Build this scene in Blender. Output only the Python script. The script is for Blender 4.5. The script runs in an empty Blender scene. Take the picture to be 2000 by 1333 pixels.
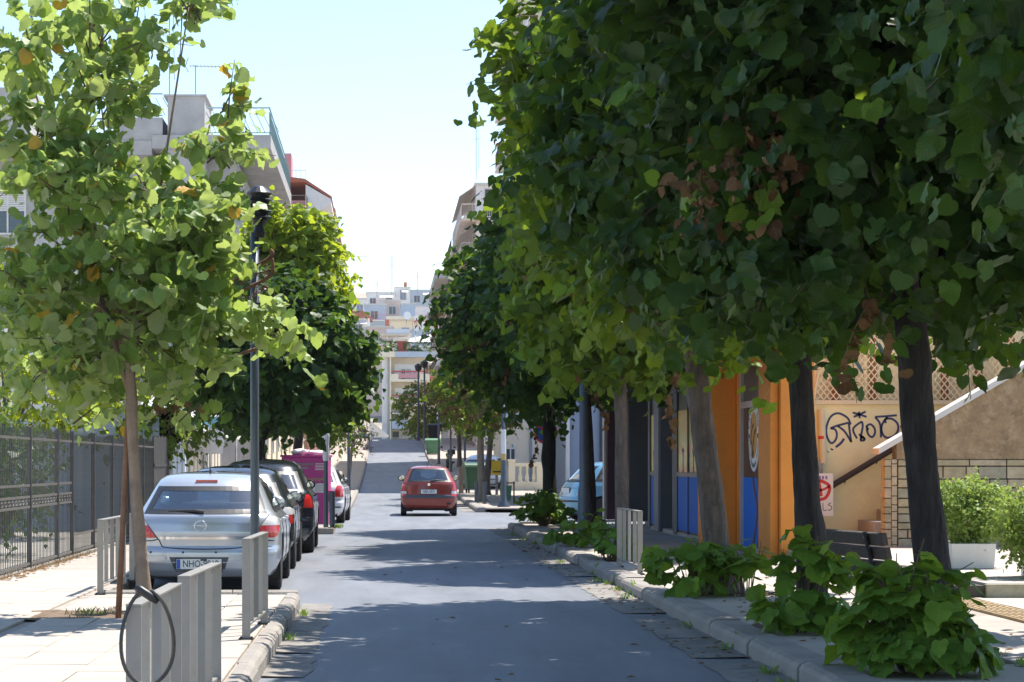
import bpy, math, random
import numpy as np
from mathutils import Vector, Matrix

random.seed(7)
rng = np.random.default_rng(7)
R = math.radians
scene = bpy.context.scene
COL = scene.collection

# ------------------------------------------------------------------ camera, sky, sun, exposure
EYE = 1.5
FPX, CX, CY = 4300.0, 750.0, 905.0          # focal length and vanishing point in photo pixels (2000 wide)
cam_data = bpy.data.cameras.new('camera')
cam = bpy.data.objects.new('camera', cam_data)
COL.objects.link(cam)
cam.location = (0, 0, EYE)
cam.rotation_euler = (R(90), 0, 0)
cam_data.sensor_width = 36.0
cam_data.lens = FPX / 2000 * 36.0
cam_data.shift_x = (1000 - CX) / 2000
cam_data.shift_y = (CY - 666.5) / 2000
cam_data.clip_start = 0.1
cam_data.clip_end = 5000
scene.camera = cam

SUN_EL, SUN_AZ = 63.0, 48.0                  # azimuth from +Y towards +X
world = bpy.data.worlds.new('World')
scene.world = world
world.use_nodes = True
wn = world.node_tree
sky = wn.nodes.new('ShaderNodeTexSky')
sky.sky_type = 'NISHITA'
sky.sun_disc = False
sky.sun_elevation = R(SUN_EL)
sky.sun_rotation = R(SUN_AZ)
sky.air_density = 1.0
sky.dust_density = 0.25
sky.ozone_density = 2.0
wn.nodes['Background'].inputs['Strength'].default_value = 0.13
wn.links.new(sky.outputs['Color'], wn.nodes['Background'].inputs['Color'])

sun_data = bpy.data.lights.new('sun', 'SUN')
sun_data.energy = 4.7
sun_data.angle = R(0.53)
sun_data.color = (1.0, 0.94, 0.86)
sun = bpy.data.objects.new('sun', sun_data)
COL.objects.link(sun)
to_sun = Vector((math.cos(R(SUN_EL)) * math.sin(R(SUN_AZ)), math.cos(R(SUN_EL)) * math.cos(R(SUN_AZ)), math.sin(R(SUN_EL))))
sun.location = to_sun * 60
sun.rotation_euler = to_sun.to_track_quat('Z', 'Y').to_euler()

scene.view_settings.view_transform = 'Standard'
scene.view_settings.look = 'None'
scene.view_settings.exposure = 0.98
scene.view_settings.gamma = 1.0
scene.view_settings.use_curve_mapping = False
try:
    scene.cycles.max_bounces = 10
    scene.cycles.transparent_max_bounces = 12
    scene.cycles.use_denoising = True
except Exception:
    pass

# ------------------------------------------------------------------ helpers
def at(px, py, d):
    """A photo pixel at distance d as a point."""
    return Vector(((px - CX) * d / FPX, d, EYE - (py - CY) * d / FPX))

def gnd(px, py, z=0.0):
    d = FPX * (EYE - z) / (py - CY)
    return Vector(((px - CX) * d / FPX, d, z))

_GP = [(-60, 0), (70, 0), (80, .1), (100, .42), (120, .95), (147, 1.95), (165, 3.1), (178, 3.4), (205, 3.62), (285, 4.5), (320, 8), (520, 42), (900, 60)]
def gz(y):
    s = 0.0
    for o in (-6, -3, 0, 3, 6):
        s += float(np.interp(y + o, [p[0] for p in _GP], [p[1] for p in _GP]))
    return s / 5

def tag(o, label=None, cat=None, group=None, kind=None):
    if label: o['label'] = label
    if cat: o['category'] = cat
    if group: o['group'] = group
    if kind: o['kind'] = kind
    return o

def empty(name, loc=(0, 0, 0), rz=0.0, label=None, cat=None, group=None):
    o = bpy.data.objects.new(name, None)
    COL.objects.link(o)
    o.location = loc
    o.rotation_euler = (0, 0, rz)
    o.empty_display_size = 0.2
    return tag(o, label, cat, group)

def link(name, me, parent=None, kind=None):
    o = bpy.data.objects.new(name, me)
    COL.objects.link(o)
    if parent is not None: o.parent = parent
    if kind: o['kind'] = kind
    return o

def copy_tree(o, parent=None):
    c = o.copy()
    COL.objects.link(c)
    c.parent = parent
    for ch in list(o.children):
        copy_tree(ch, c)
    return c

class MB:
    """Collects simple shapes; build() links them as one mesh object."""
    def __init__(s): s.v = []; s.f = []
    def add(s, vs, fs):
        b = len(s.v)
        s.v += [tuple(p) for p in vs]
        s.f += [tuple(i + b for i in f) for f in fs]
        return s
    def box(s, x0, x1, y0, y1, z0, z1, rz=0.0, c=None, ch=0.0):
        if ch <= 0:
            vs = [(x, y, z) for z in (z0, z1) for y in (y0, y1) for x in (x0, x1)]
            fs = [(0, 2, 3, 1), (4, 5, 7, 6), (0, 1, 5, 4), (2, 6, 7, 3), (0, 4, 6, 2), (1, 3, 7, 5)]
        else:   # chamfered top edge
            vs = [(x, y, z) for z in (z0, z1 - ch) for y in (y0, y1) for x in (x0, x1)]
            vs += [(x, y, z1) for y in (y0 + ch, y1 - ch) for x in (x0 + ch, x1 - ch)]
            fs = [(0, 2, 3, 1), (0, 1, 5, 4), (2, 6, 7, 3), (0, 4, 6, 2), (1, 3, 7, 5),
                  (4, 5, 9, 8), (6, 10, 11, 7), (4, 8, 10, 6), (5, 7, 11, 9), (8, 9, 11, 10)]
        if rz:
            cx, cy = c if c else ((x0 + x1) / 2, (y0 + y1) / 2)
            k, q = math.cos(rz), math.sin(rz)
            vs = [(cx + (x - cx) * k - (y - cy) * q, cy + (x - cx) * q + (y - cy) * k, z) for x, y, z in vs]
        return s.add(vs, fs)
    def tube(s, pts, rad, n=8, cap=True):
        pts = [Vector(p) for p in pts]
        if not hasattr(rad, '__len__'): rad = [rad] * len(pts)
        vs, fs = [], []
        up = None
        for i, p in enumerate(pts):
            t = (pts[min(i + 1, len(pts) - 1)] - pts[max(i - 1, 0)])
            t = t.normalized() if t.length > 1e-9 else Vector((0, 0, 1))
            if up is None:
                up = Vector((1, 0, 0)) if abs(t.z) > .9 else Vector((0, 0, 1))
            a = up - t * up.dot(t)
            a = a.normalized() if a.length > 1e-6 else t.orthogonal().normalized()
            up = a
            b = t.cross(a)
            for k in range(n):
                an = 2 * math.pi * k / n
                vs.append(p + (a * math.cos(an) + b * math.sin(an)) * rad[i])
        for i in range(len(pts) - 1):
            for k in range(n):
                fs.append((i * n + k, i * n + (k + 1) % n, (i + 1) * n + (k + 1) % n, (i + 1) * n + k))
        if cap:
            fs.append(tuple(range(n - 1, -1, -1)))
            fs.append(tuple((len(pts) - 1) * n + k for k in range(n)))
        return s.add(vs, fs)
    def lathe(s, prof, c=(0, 0, 0), n=16, axis='z'):
        vs, fs = [], []
        for r, h in prof:
            for k in range(n):
                a = 2 * math.pi * k / n
                p = (r * math.cos(a), r * math.sin(a), h)
                if axis == 'x': p = (p[2], p[0], p[1])
                if axis == 'y': p = (p[1], p[2], p[0])
                vs.append((p[0] + c[0], p[1] + c[1], p[2] + c[2]))
        for i in range(len(prof) - 1):
            for k in range(n):
                fs.append((i * n + k, i * n + (k + 1) % n, (i + 1) * n + (k + 1) % n, (i + 1) * n + k))
        fs.append(tuple(range(n - 1, -1, -1)))
        fs.append(tuple((len(prof) - 1) * n + k for k in range(n)))
        return s.add(vs, fs)
    def prism(s, poly, a0, a1, axis='z'):
        """poly: 2D outline. axis z: (x,y); y: (x,z); x: (y,z)."""
        def P(u, v, w):
            return (u, v, w) if axis == 'z' else (u, w, v) if axis == 'y' else (w, u, v)
        n = len(poly)
        vs = [P(u, v, a0) for u, v in poly] + [P(u, v, a1) for u, v in poly]
        fs = [tuple(range(n - 1, -1, -1)), tuple(range(n, 2 * n))]
        fs += [(i, (i + 1) % n, n + (i + 1) % n, n + i) for i in range(n)]
        return s.add(vs, fs)
    def ribbon(s, pts, w, nrm):
        """A flat stroke of width w along pts lying in the plane with normal nrm."""
        pts = [Vector(p) for p in pts]; nrm = Vector(nrm); vs = []; fs = []
        for i, p in enumerate(pts):
            t = (pts[min(i + 1, len(pts) - 1)] - pts[max(i - 1, 0)]).normalized()
            b = t.cross(nrm).normalized()
            vs += [p - b * w / 2, p + b * w / 2]
        for i in range(len(pts) - 1):
            fs.append((2 * i, 2 * i + 1, 2 * i + 3, 2 * i + 2))
        return s.add(vs, fs)
    def ball(s, c, r, nu=10, nv=6):
        if not hasattr(r, '__len__'): r = (r, r, r)
        vs, fs = [], []
        for j in range(nv + 1):
            t = math.pi * j / nv
            for k in range(nu):
                a = 2 * math.pi * k / nu
                vs.append((c[0] + r[0] * math.sin(t) * math.cos(a), c[1] + r[1] * math.sin(t) * math.sin(a), c[2] - r[2] * math.cos(t)))
        for j in range(nv):
            for k in range(nu):
                fs.append((j * nu + k, j * nu + (k + 1) % nu, (j + 1) * nu + (k + 1) % nu, (j + 1) * nu + k))
        return s.add(vs, fs)
    def mesh(s, name, m, smooth=False):
        me = bpy.data.meshes.new(name)
        me.from_pydata(s.v, [], s.f)
        if m: me.materials.append(m)
        if smooth:
            me.polygons.foreach_set('use_smooth', [True] * len(me.polygons))
        me.update()
        return me
    def build(s, name, m, parent=None, smooth=False, bevel=0.0, kind=None):
        o = link(name, s.mesh(name, m, smooth), parent, kind)
        if bevel:
            b = o.modifiers.new('bevel', 'BEVEL'); b.width = bevel; b.segments = 2; b.limit_method = 'ANGLE'
        return o

def smooth_path(pts, n=6):
    """Catmull-Rom through the points."""
    pts = [Vector(p) for p in pts]
    out = []
    for i in range(len(pts) - 1):
        p0, p1, p2, p3 = pts[max(i - 1, 0)], pts[i], pts[i + 1], pts[min(i + 2, len(pts) - 1)]
        for k in range(n):
            t = k / n
            out.append(.5 * ((2 * p1) + (p2 - p0) * t + (2 * p0 - 5 * p1 + 4 * p2 - p3) * t * t + (3 * p1 - p0 - 3 * p2 + p3) * t ** 3))
    out.append(pts[-1])
    return out

# ------------------------------------------------------------------ materials
def mat(name, col, rough=.7, metal=0.0, var=0.15, scale=3.0, bump=0.0, bscale=60.0, coat=0.0, spec=.5, dirt=None, dscale=1.2, damt=.5, stretch=None):
    """Principled paint/stone/etc. with noise in colour, patches of dirt and fine relief."""
    m = bpy.data.materials.new(name)
    m.use_nodes = True
    nt = m.node_tree; N = nt.nodes; L = nt.links
    b = N['Principled BSDF']
    b.inputs['Roughness'].default_value = rough
    b.inputs['Metallic'].default_value = metal
    b.inputs['Coat Weight'].default_value = coat
    b.inputs['Coat Roughness'].default_value = .06
    b.inputs['Specular IOR Level'].default_value = spec
    tc = N.new('ShaderNodeTexCoord')
    base = (*col, 1)
    src = tc.outputs['Object']
    if stretch:
        mp = N.new('ShaderNodeMapping'); mp.inputs['Scale'].default_value = stretch; L.new(src, mp.inputs['Vector']); src = mp.outputs['Vector']
    if var > 0:
        no = N.new('ShaderNodeTexNoise'); no.inputs['Scale'].default_value = scale; no.inputs['Detail'].default_value = 8
        no.inputs['Roughness'].default_value = .65
        L.new(src, no.inputs['Vector'])
        rp = N.new('ShaderNodeValToRGB')
        rp.color_ramp.elements[0].position = .3; rp.color_ramp.elements[1].position = .7
        rp.color_ramp.elements[0].color = (*[c * (1 - var) for c in col], 1)
        rp.color_ramp.elements[1].color = (*[min(1, c * (1 + var)) for c in col], 1)
        L.new(no.outputs['Fac'], rp.inputs['Fac'])
        out = rp.outputs['Color']
        if dirt:
            n2 = N.new('ShaderNodeTexNoise'); n2.inputs['Scale'].default_value = dscale; n2.inputs['Detail'].default_value = 10
            n2.inputs['Roughness'].default_value = .75
            L.new(tc.outputs['Object'], n2.inputs['Vector'])
            mr = N.new('ShaderNodeMapRange'); mr.inputs['From Min'].default_value = .5; mr.inputs['From Max'].default_value = .68
            mr.inputs['To Max'].default_value = damt
            L.new(n2.outputs['Fac'], mr.inputs['Value'])
            mx = N.new('ShaderNodeMix'); mx.data_type = 'RGBA'
            L.new(mr.outputs['Result'], mx.inputs['Factor'])
            L.new(out, mx.inputs['A']); mx.inputs['B'].default_value = (*dirt, 1)
            out = mx.outputs['Result']
        L.new(out, b.inputs['Base Color'])
    else:
        b.inputs['Base Color'].default_value = base
    if bump > 0:
        n3 = N.new('ShaderNodeTexNoise'); n3.inputs['Scale'].default_value = bscale; n3.inputs['Detail'].default_value = 6
        L.new(src, n3.inputs['Vector'])
        bp = N.new('ShaderNodeBump'); bp.inputs['Strength'].default_value = bump; bp.inputs['Distance'].default_value = .02
        L.new(n3.outputs['Fac'], bp.inputs['Height'])
        L.new(bp.outputs['Normal'], b.inputs['Normal'])
    return m

def leaf_mat(name, dark, light, trans, back=None, tw=.38, gloss=.05):
    m = bpy.data.materials.new(name)
    m.use_nodes = True
    nt = m.node_tree; N = nt.nodes; L = nt.links
    N.remove(N['Principled BSDF'])
    out = N['Material Output']
    geo = N.new('ShaderNodeNewGeometry'); oi = N.new('ShaderNodeObjectInfo')
    ad = N.new('ShaderNodeMath'); ad.operation = 'ADD'
    L.new(geo.outputs['Random Per Island'], ad.inputs[0]); L.new(oi.outputs['Random'], ad.inputs[1])
    fr = N.new('ShaderNodeMath'); fr.operation = 'FRACT'; L.new(ad.outputs[0], fr.inputs[0])
    rp = N.new('ShaderNodeValToRGB')
    rp.color_ramp.elements[0].color = (*dark, 1); rp.color_ramp.elements[1].color = (*light, 1)
    L.new(fr.outputs[0], rp.inputs['Fac'])
    # veins from the leaf's own uv
    uv = N.new('ShaderNodeUVMap'); sp = N.new('ShaderNodeSeparateXYZ'); L.new(uv.outputs['UV'], sp.inputs[0])
    ab = N.new('ShaderNodeMath'); ab.operation = 'ABSOLUTE'; L.new(sp.outputs['X'], ab.inputs[0])
    m1 = N.new('ShaderNodeMath'); m1.operation = 'MULTIPLY_ADD'; L.new(ab.outputs[0], m1.inputs[0]); m1.inputs[1].default_value = -.75
    L.new(sp.outputs['Y'], m1.inputs[2])
    m2 = N.new('ShaderNodeMath'); m2.operation = 'MULTIPLY'; L.new(m1.outputs[0], m2.inputs[0]); m2.inputs[1].default_value = 42
    m3 = N.new('ShaderNodeMath'); m3.operation = 'SINE'; L.new(m2.outputs[0], m3.inputs[0])
    v1 = N.new('ShaderNodeMapRange'); L.new(m3.outputs[0], v1.inputs['Value']); v1.inputs['From Min'].default_value = .72; v1.inputs['From Max'].default_value = 1
    v2 = N.new('ShaderNodeMapRange'); L.new(ab.outputs[0], v2.inputs['Value']); v2.inputs['From Min'].default_value = .03; v2.inputs['From Max'].default_value = 0
    mxv = N.new('ShaderNodeMath'); mxv.operation = 'MAXIMUM'; L.new(v1.outputs['Result'], mxv.inputs[0]); L.new(v2.outputs['Result'], mxv.inputs[1])
    vs = N.new('ShaderNodeMath'); vs.operation = 'MULTIPLY'; L.new(mxv.outputs[0], vs.inputs[0]); vs.inputs[1].default_value = .35
    mv = N.new('ShaderNodeMix'); mv.data_type = 'RGBA'
    L.new(vs.outputs[0], mv.inputs['Factor']); L.new(rp.outputs['Color'], mv.inputs['A'])
    mv.inputs['B'].default_value = (*[min(1, c * 1.9 + .02) for c in light], 1)
    colr = mv.outputs['Result']
    if back:
        mb = N.new('ShaderNodeMix'); mb.data_type = 'RGBA'
        L.new(geo.outputs['Backfacing'], mb.inputs['Factor']); L.new(colr, mb.inputs['A']); mb.inputs['B'].default_value = (*back, 1)
        colr = mb.outputs['Result']
    df = N.new('ShaderNodeBsdfDiffuse'); L.new(colr, df.inputs['Color'])
    tl = N.new('ShaderNodeBsdfTranslucent')
    mt = N.new('ShaderNodeMix'); mt.data_type = 'RGBA'; mt.inputs['Factor'].default_value = .7
    L.new(colr, mt.inputs['A']); mt.inputs['B'].default_value = (*trans, 1)
    L.new(mt.outputs['Result'], tl.inputs['Color'])
    ms = N.new('ShaderNodeMixShader'); ms.inputs['Fac'].default_value = tw
    L.new(df.outputs[0], ms.inputs[1]); L.new(tl.outputs[0], ms.inputs[2])
    gl = N.new('ShaderNodeBsdfGlossy'); gl.inputs['Roughness'].default_value = .42
    lw = N.new('ShaderNodeLayerWeight'); lw.inputs['Blend'].default_value = .5
    pw = N.new('ShaderNodeMath'); pw.operation = 'POWER'; L.new(lw.outputs['Facing'], pw.inputs[0]); pw.inputs[1].default_value = 4.0
    mg = N.new('ShaderNodeMath'); mg.operation = 'MULTIPLY_ADD'; L.new(pw.outputs[0], mg.inputs[0]); mg.inputs[1].default_value = gloss * 4; mg.inputs[2].default_value = gloss * .35
    mm = N.new('ShaderNodeMixShader'); L.new(mg.outputs[0], mm.inputs['Fac'])
    L.new(ms.outputs[0], mm.inputs[1]); L.new(gl.outputs[0], mm.inputs[2])
    L.new(mm.outputs[0], out.inputs['Surface'])
    return m

def glass_mat(name, tint=(.76, .86, .89), ior=1.5, clear=.84, dark=(.02, .03, .035)):
    m = bpy.data.materials.new(name)
    m.use_nodes = True
    nt = m.node_tree; N = nt.nodes; L = nt.links
    N.remove(N['Principled BSDF'])
    tr = N.new('ShaderNodeBsdfTransparent'); tr.inputs['Color'].default_value = (*tint, 1)
    df = N.new('ShaderNodeBsdfDiffuse'); df.inputs['Color'].default_value = (*dark, 1)
    m1 = N.new('ShaderNodeMixShader'); m1.inputs['Fac'].default_value = clear
    L.new(df.outputs[0], m1.inputs[1]); L.new(tr.outputs[0], m1.inputs[2])
    gl = N.new('ShaderNodeBsdfGlossy'); gl.inputs['Roughness'].default_value = .03; gl.inputs['Color'].default_value = (.95, .98, 1, 1)
    fr = N.new('ShaderNodeFresnel'); fr.inputs['IOR'].default_value = ior
    ma = N.new('ShaderNodeMath'); ma.operation = 'MULTIPLY_ADD'; ma.use_clamp = True
    L.new(fr.outputs[0], ma.inputs[0]); ma.inputs[1].default_value = 2.2; ma.inputs[2].default_value = .08
    m2 = N.new('ShaderNodeMixShader'); L.new(ma.outputs[0], m2.inputs['Fac'])
    L.new(m1.outputs[0], m2.inputs[1]); L.new(gl.outputs[0], m2.inputs[2])
    L.new(m2.outputs[0], N['Material Output'].inputs['Surface'])
    return m

M = {}
def defm(k, *a, **kw): M[k] = mat(k, *a, **kw)
defm('asphalt', (.156, .169, .193), .6, var=.24, scale=1.1, stretch=(1.6, .22, 1), bump=.5, bscale=160, dirt=(.215, .222, .235), dscale=.7, damt=.5, spec=.6)
defm('concrete_gutter', (.225, .21, .19), .85, var=.25, scale=4, bump=.5, bscale=40, dirt=(.09, .08, .065), dscale=2.2, damt=.75)
defm('kerb_stone', (.29, .265, .235), .85, var=.2, scale=5, bump=.4, bscale=35, dirt=(.13, .115, .09), dscale=2.5, damt=.6)
defm('pavement', (.36, .315, .27), .85, var=.14, scale=2.2, bump=.25, bscale=70, dirt=(.2, .17, .14), dscale=1.3, damt=.5)
defm('tile_cream', (.42, .37, .315), .8, var=.1, scale=1.3, bump=.2, bscale=60, dirt=(.30, .255, .21), dscale=1.7, damt=.45)
defm('tile_yellow', (.36, .26, .14), .8, var=.14, scale=3, bump=.2, bscale=60, dirt=(.26, .19, .11), dscale=2.0, damt=.5)
defm('soil', (.16, .11, .07), .95, var=.4, scale=12, bump=.9, bscale=30)
defm('yard', (.42, .39, .34), .9, var=.2, scale=1, bump=.3, bscale=20)
defm('terrain', (.30, .26, .20), .95, var=.25, scale=.08)
defm('steel_grey', (.30, .285, .26), .5, metal=.35, var=.12, scale=6, bump=.12, bscale=50, dirt=(.19, .17, .15), dscale=3, damt=.5)
defm('iron', (.085, .082, .08), .5, metal=.3, var=.3, scale=8)
defm('iron_rail', (.17, .16, .145), .5, metal=.3, var=.2, scale=8)
defm('post_blue', (.085, .105, .13), .38, metal=.35, var=.12, scale=4, bump=.05)
defm('black_metal', (.018, .02, .026), .4, metal=.2, var=.2, scale=6)
defm('rust', (.19, .095, .05), .75, metal=.2, var=.35, scale=14, bump=.3)
defm('rubber', (.022, .022, .023), .85, var=.25, scale=10, bump=.3, bscale=80)
defm('black_plastic', (.02, .02, .021), .42, var=.2, scale=8)
defm('cable', (.05, .047, .04), .45, var=.4, scale=30)
defm('bark_grey', (.12, .095, .08), .92, var=.45, scale=14, stretch=(1, 1, .22), bump=1.6, bscale=34, dirt=(.05, .042, .036), dscale=5, damt=.7)
defm('bark_dark', (.026, .023, .022), .92, var=.75, scale=14, stretch=(1, 1, .22), bump=1.6, bscale=34, dirt=(.012, .011, .011), dscale=5, damt=.7)
defm('bark_pale', (.27, .20, .15), .85, var=.25, scale=6, bump=.5, bscale=25, dirt=(.16, .12, .09), dscale=5, damt=.6)
defm('stake_wood', (.23, .115, .065), .8, var=.3, scale=9, bump=.4)
defm('twig', (.12, .085, .055), .9, var=.3)
defm('dark_wood', (.038, .028, .022), .6, var=.35, scale=9, bump=.35, bscale=40)
defm('silver_paint', (.50, .53, .57), .26, metal=.5, var=.04, scale=2, coat=.9)
defm('charcoal_paint', (.035, .04, .046), .25, metal=.4, var=.05, coat=1)
defm('black_paint', (.022, .026, .032), .2, metal=.3, var=.05, coat=1)
defm('white_paint', (.74, .75, .76), .28, var=.03, coat=1)
defm('maroon_paint', (.30, .042, .024), .3, metal=.2, var=.1, scale=3, coat=.8, dirt=(.2, .05, .04), dscale=3, damt=.4)
defm('sky_blue_paint', (.17, .40, .56), .28, metal=.4, var=.05, coat=1)
defm('bumper_grey', (.075, .082, .092), .6, var=.1)
defm('chrome', (.75, .76, .78), .12, metal=1, var=.03)
defm('alloy', (.52, .53, .54), .3, metal=.8, var=.06)
defm('seat_fabric', (.035, .038, .045), .9, var=.2)
defm('red_lens', (.55, .022, .02), .12, var=.15, scale=20, coat=1)
defm('white_lens', (.62, .60, .58), .12, var=.1, scale=20, coat=1)
defm('orange_lens', (.75, .25, .03), .15, var=.1, coat=1)
defm('plate_white', (.78, .78, .76), .4, var=.04)
defm('plate_blue', (.02, .10, .45), .4, var=.05)
defm('ink', (.02, .02, .025), .6, var=.1)
defm('ink_blue', (.03, .045, .14), .6, var=.2)
defm('ink_red', (.62, .05, .04), .6, var=.2)
defm('ink_purple', (.22, .16, .42), .6, var=.2)
defm('ink_grey', (.25, .24, .22), .6, var=.2)
defm('ink_green', (.30, .50, .06), .6, var=.1)
defm('orange_wall', (.74, .25, .025), .55, var=.08, scale=2, bump=.08, dirt=(.45, .17, .03), dscale=1.5, damt=.4)
defm('grey_wall', (.10, .105, .125), .6, var=.08, scale=2, bump=.1, dirt=(.14, .14, .15), dscale=1.5, damt=.4)
defm('grey_wall_lit', (.22, .225, .24), .6, var=.08, scale=2, bump=.1)  # paler copy of the grey wall, painting light onto the pillars' street faces
defm('purple_wall', (.055, .018, .035), .55, var=.1, scale=2)
defm('plinth_pale', (.40, .36, .34), .7, var=.1)
defm('shop_blue', (.012, .15, .58), .6, var=.06, scale=3, spec=.2)
defm('shop_brown', (.085, .038, .026), .45, var=.1, spec=.3)
defm('aluminium', (.55, .56, .57), .35, metal=.6, var=.06)
defm('dark_panel', (.06, .062, .062), .4, var=.1)
defm('sticker_white', (.72, .72, .74), .5, var=.04)
defm('sticker_orange', (.62, .31, .06), .5, var=.08)
defm('yellow_wall', (.84, .78, .46), .85, var=.07, scale=1.5, bump=.25, bscale=45, dirt=(.70, .60, .38), dscale=1.6, damt=.55)
defm('cream_trim', (.72, .62, .40), .7, var=.06)
defm('cream_sheet', (.80, .68, .44), .8, var=.1, scale=2)
defm('lattice_paint', (.80, .70, .48), .6, var=.06)
defm('brown_post', (.32, .125, .05), .7, var=.2, scale=5)
defm('stucco', (.31, .215, .12), .95, var=.3, scale=5, bump=2.0, bscale=14, dirt=(.50, .39, .25), dscale=7, damt=.8)
defm('white_coping', (.62, .60, .57), .6, var=.05)
defm('stone_a', (.40, .335, .20), .85, var=.25, scale=6, bump=.9, bscale=14, dirt=(.25, .215, .14), dscale=4, damt=.6)
defm('stone_b', (.34, .31, .21), .85, var=.25, scale=6, bump=.9, bscale=14, dirt=(.40, .38, .31), dscale=4, damt=.5)
defm('stone_c', (.46, .38, .25), .85, var=.22, scale=6, bump=.9, bscale=14, dirt=(.24, .21, .15), dscale=4, damt=.5)
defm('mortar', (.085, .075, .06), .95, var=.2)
defm('planter_white', (.70, .68, .64), .8, var=.07, bump=.25, bscale=30, dirt=(.5, .46, .4), dscale=3, damt=.4)
defm('magenta', (.50, .035, .24), .45, var=.08, dirt=(.36, .03, .19), dscale=2, damt=.5)
defm('bin_green', (.025, .10, .05), .5, var=.15, dirt=(.05, .11, .06), dscale=3, damt=.5)
defm('bin_green_pale', (.09, .23, .12), .5, var=.12)
defm('bin_brown', (.30, .22, .16), .6, var=.15)
defm('yellow_box', (.78, .50, .03), .5, var=.08)
defm('paper_white', (.75, .74, .73), .8, var=.08, bump=.4, bscale=25)
defm('tape_yellow', (.55, .38, .12), .7, var=.15)
defm('roof_tile', (.42, .13, .075), .8, var=.25, scale=6, bump=.5)
defm('red_metal', (.55, .09, .08), .5, var=.1)
defm('pink_wall', (.58, .30, .32), .8, var=.08)
defm('wall_concrete', (.40, .385, .375), .88, var=.18, scale=1, bump=.2, dirt=(.29, .275, .26), dscale=.7, damt=.6)
defm('wall_white', (.80, .79, .77), .85, var=.06, scale=.7, dirt=(.55, .53, .5), dscale=.6, damt=.4)
defm('wall_cream', (.82, .75, .58), .85, var=.06, scale=.7, dirt=(.58, .51, .38), dscale=.6, damt=.4)
defm('wall_beige', (.68, .60, .49), .85, var=.07, scale=.7, dirt=(.45, .38, .3), dscale=.6, damt=.4)
defm('wall_blue', (.45, .52, .62), .8, var=.06, scale=.7)
defm('wall_bluegrey', (.24, .28, .36), .75, var=.07, scale=.9)
defm('wall_rose', (.64, .50, .44), .85, var=.07, scale=.7)
defm('window_dark', (.05, .065, .08), .08, var=.2, scale=2, coat=.5)
defm('shutter', (.62, .60, .57), .6, var=.06)
defm('rail_teal', (.16, .27, .29), .5, var=.15)
defm('rail_dark', (.10, .075, .06), .5, var=.15)
defm('awning', (.66, .58, .48), .8, var=.08)
defm('awning_white', (.74, .71, .66), .8, var=.05)
defm('flag_blue', (.03, .12, .5), .7, var=.05)
defm('shirt_red', (.50, .07, .06), .85, var=.1)
defm('skin', (.50, .30, .21), .6, var=.06)
defm('cloth_dark', (.06, .06, .09), .9, var=.1)
defm('cloth_blue', (.06, .12, .45), .85, var=.1)
defm('hair', (.04, .03, .022), .7, var=.2)
defm('dry_grass', (.34, .27, .13), .95, var=.35, scale=10)
M['glass'] = glass_mat('car_glass')
M['glass_clear'] = glass_mat('shop_glass', tint=(.6, .65, .66), clear=.35)
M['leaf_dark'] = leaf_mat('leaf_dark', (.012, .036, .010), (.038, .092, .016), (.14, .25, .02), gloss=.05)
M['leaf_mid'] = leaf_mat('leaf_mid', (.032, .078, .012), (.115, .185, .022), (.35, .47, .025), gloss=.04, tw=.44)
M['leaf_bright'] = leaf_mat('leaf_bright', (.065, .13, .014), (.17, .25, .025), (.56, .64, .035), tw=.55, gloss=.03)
M['leaf_silver'] = leaf_mat('leaf_silver', (.055, .125, .028), (.175, .28, .07), (.52, .66, .11), back=(.31, .38, .19), tw=.47, gloss=.06)
M['leaf_shoot'] = leaf_mat('leaf_shoot', (.07, .15, .02), (.14, .25, .035), (.36, .5, .03), gloss=.03)
M['leaf_dry'] = leaf_mat('leaf_dry', (.07, .04, .02), (.21, .125, .06), (.26, .14, .05), tw=.25, gloss=.02)
M['leaf_yellow'] = leaf_mat('leaf_yellow', (.40, .22, .03), (.55, .36, .05), (.6, .4, .05))
M['leaf_box'] = leaf_mat('leaf_box', (.12, .20, .04), (.27, .36, .09), (.45, .55, .08), tw=.35)

# ------------------------------------------------------------------ the ground, road, pavements
def strip(name, x0, x1, y0, y1, dz, m, step=3.0, nx=1, kind='structure', skirt=None):
    n = max(1, int((y1 - y0) / step))
    vs, fs = [], []
    for j in range(n + 1):
        y = y0 + (y1 - y0) * j / n
        for i in range(nx + 1):
            vs.append((x0 + (x1 - x0) * i / nx, y, gz(y) + dz))
    w = nx + 1
    for j in range(n):
        for i in range(nx):
            fs.append((j * w + i, j * w + i + 1, (j + 1) * w + i + 1, (j + 1) * w + i))
    mb = MB().add(vs, fs)
    if skirt:
        b = len(mb.v)
        edge = [(j * w) for j in range(n + 1)] + [(n * w + i) for i in range(1, w)] + [(j * w + nx) for j in range(n - 1, -1, -1)] + [i for i in range(nx - 1, 0, -1)]
        mb.v += [(mb.v[e][0], mb.v[e][1], mb.v[e][2] - skirt) for e in edge]
        k = len(edge)
        for q in range(k):
            mb.f.append((edge[q], b + q, b + (q + 1) % k, edge[(q + 1) % k]))
    return mb.build(name, m, kind=kind)

SW = .13                                          # pavement height over the road
KR, KL = 2.81, -0.86                              # kerb lines, right and left
strip('ground', -160, 160, -40, 900, -.08, M['terrain'], step=6, nx=8)
strip('road', -3.2, 3.2, -12, 205, 0, M['asphalt'], step=3, nx=2)
strip('side_street', 3.2, 45, 51.0, 66.5, -.002, M['asphalt'], step=4)

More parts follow.
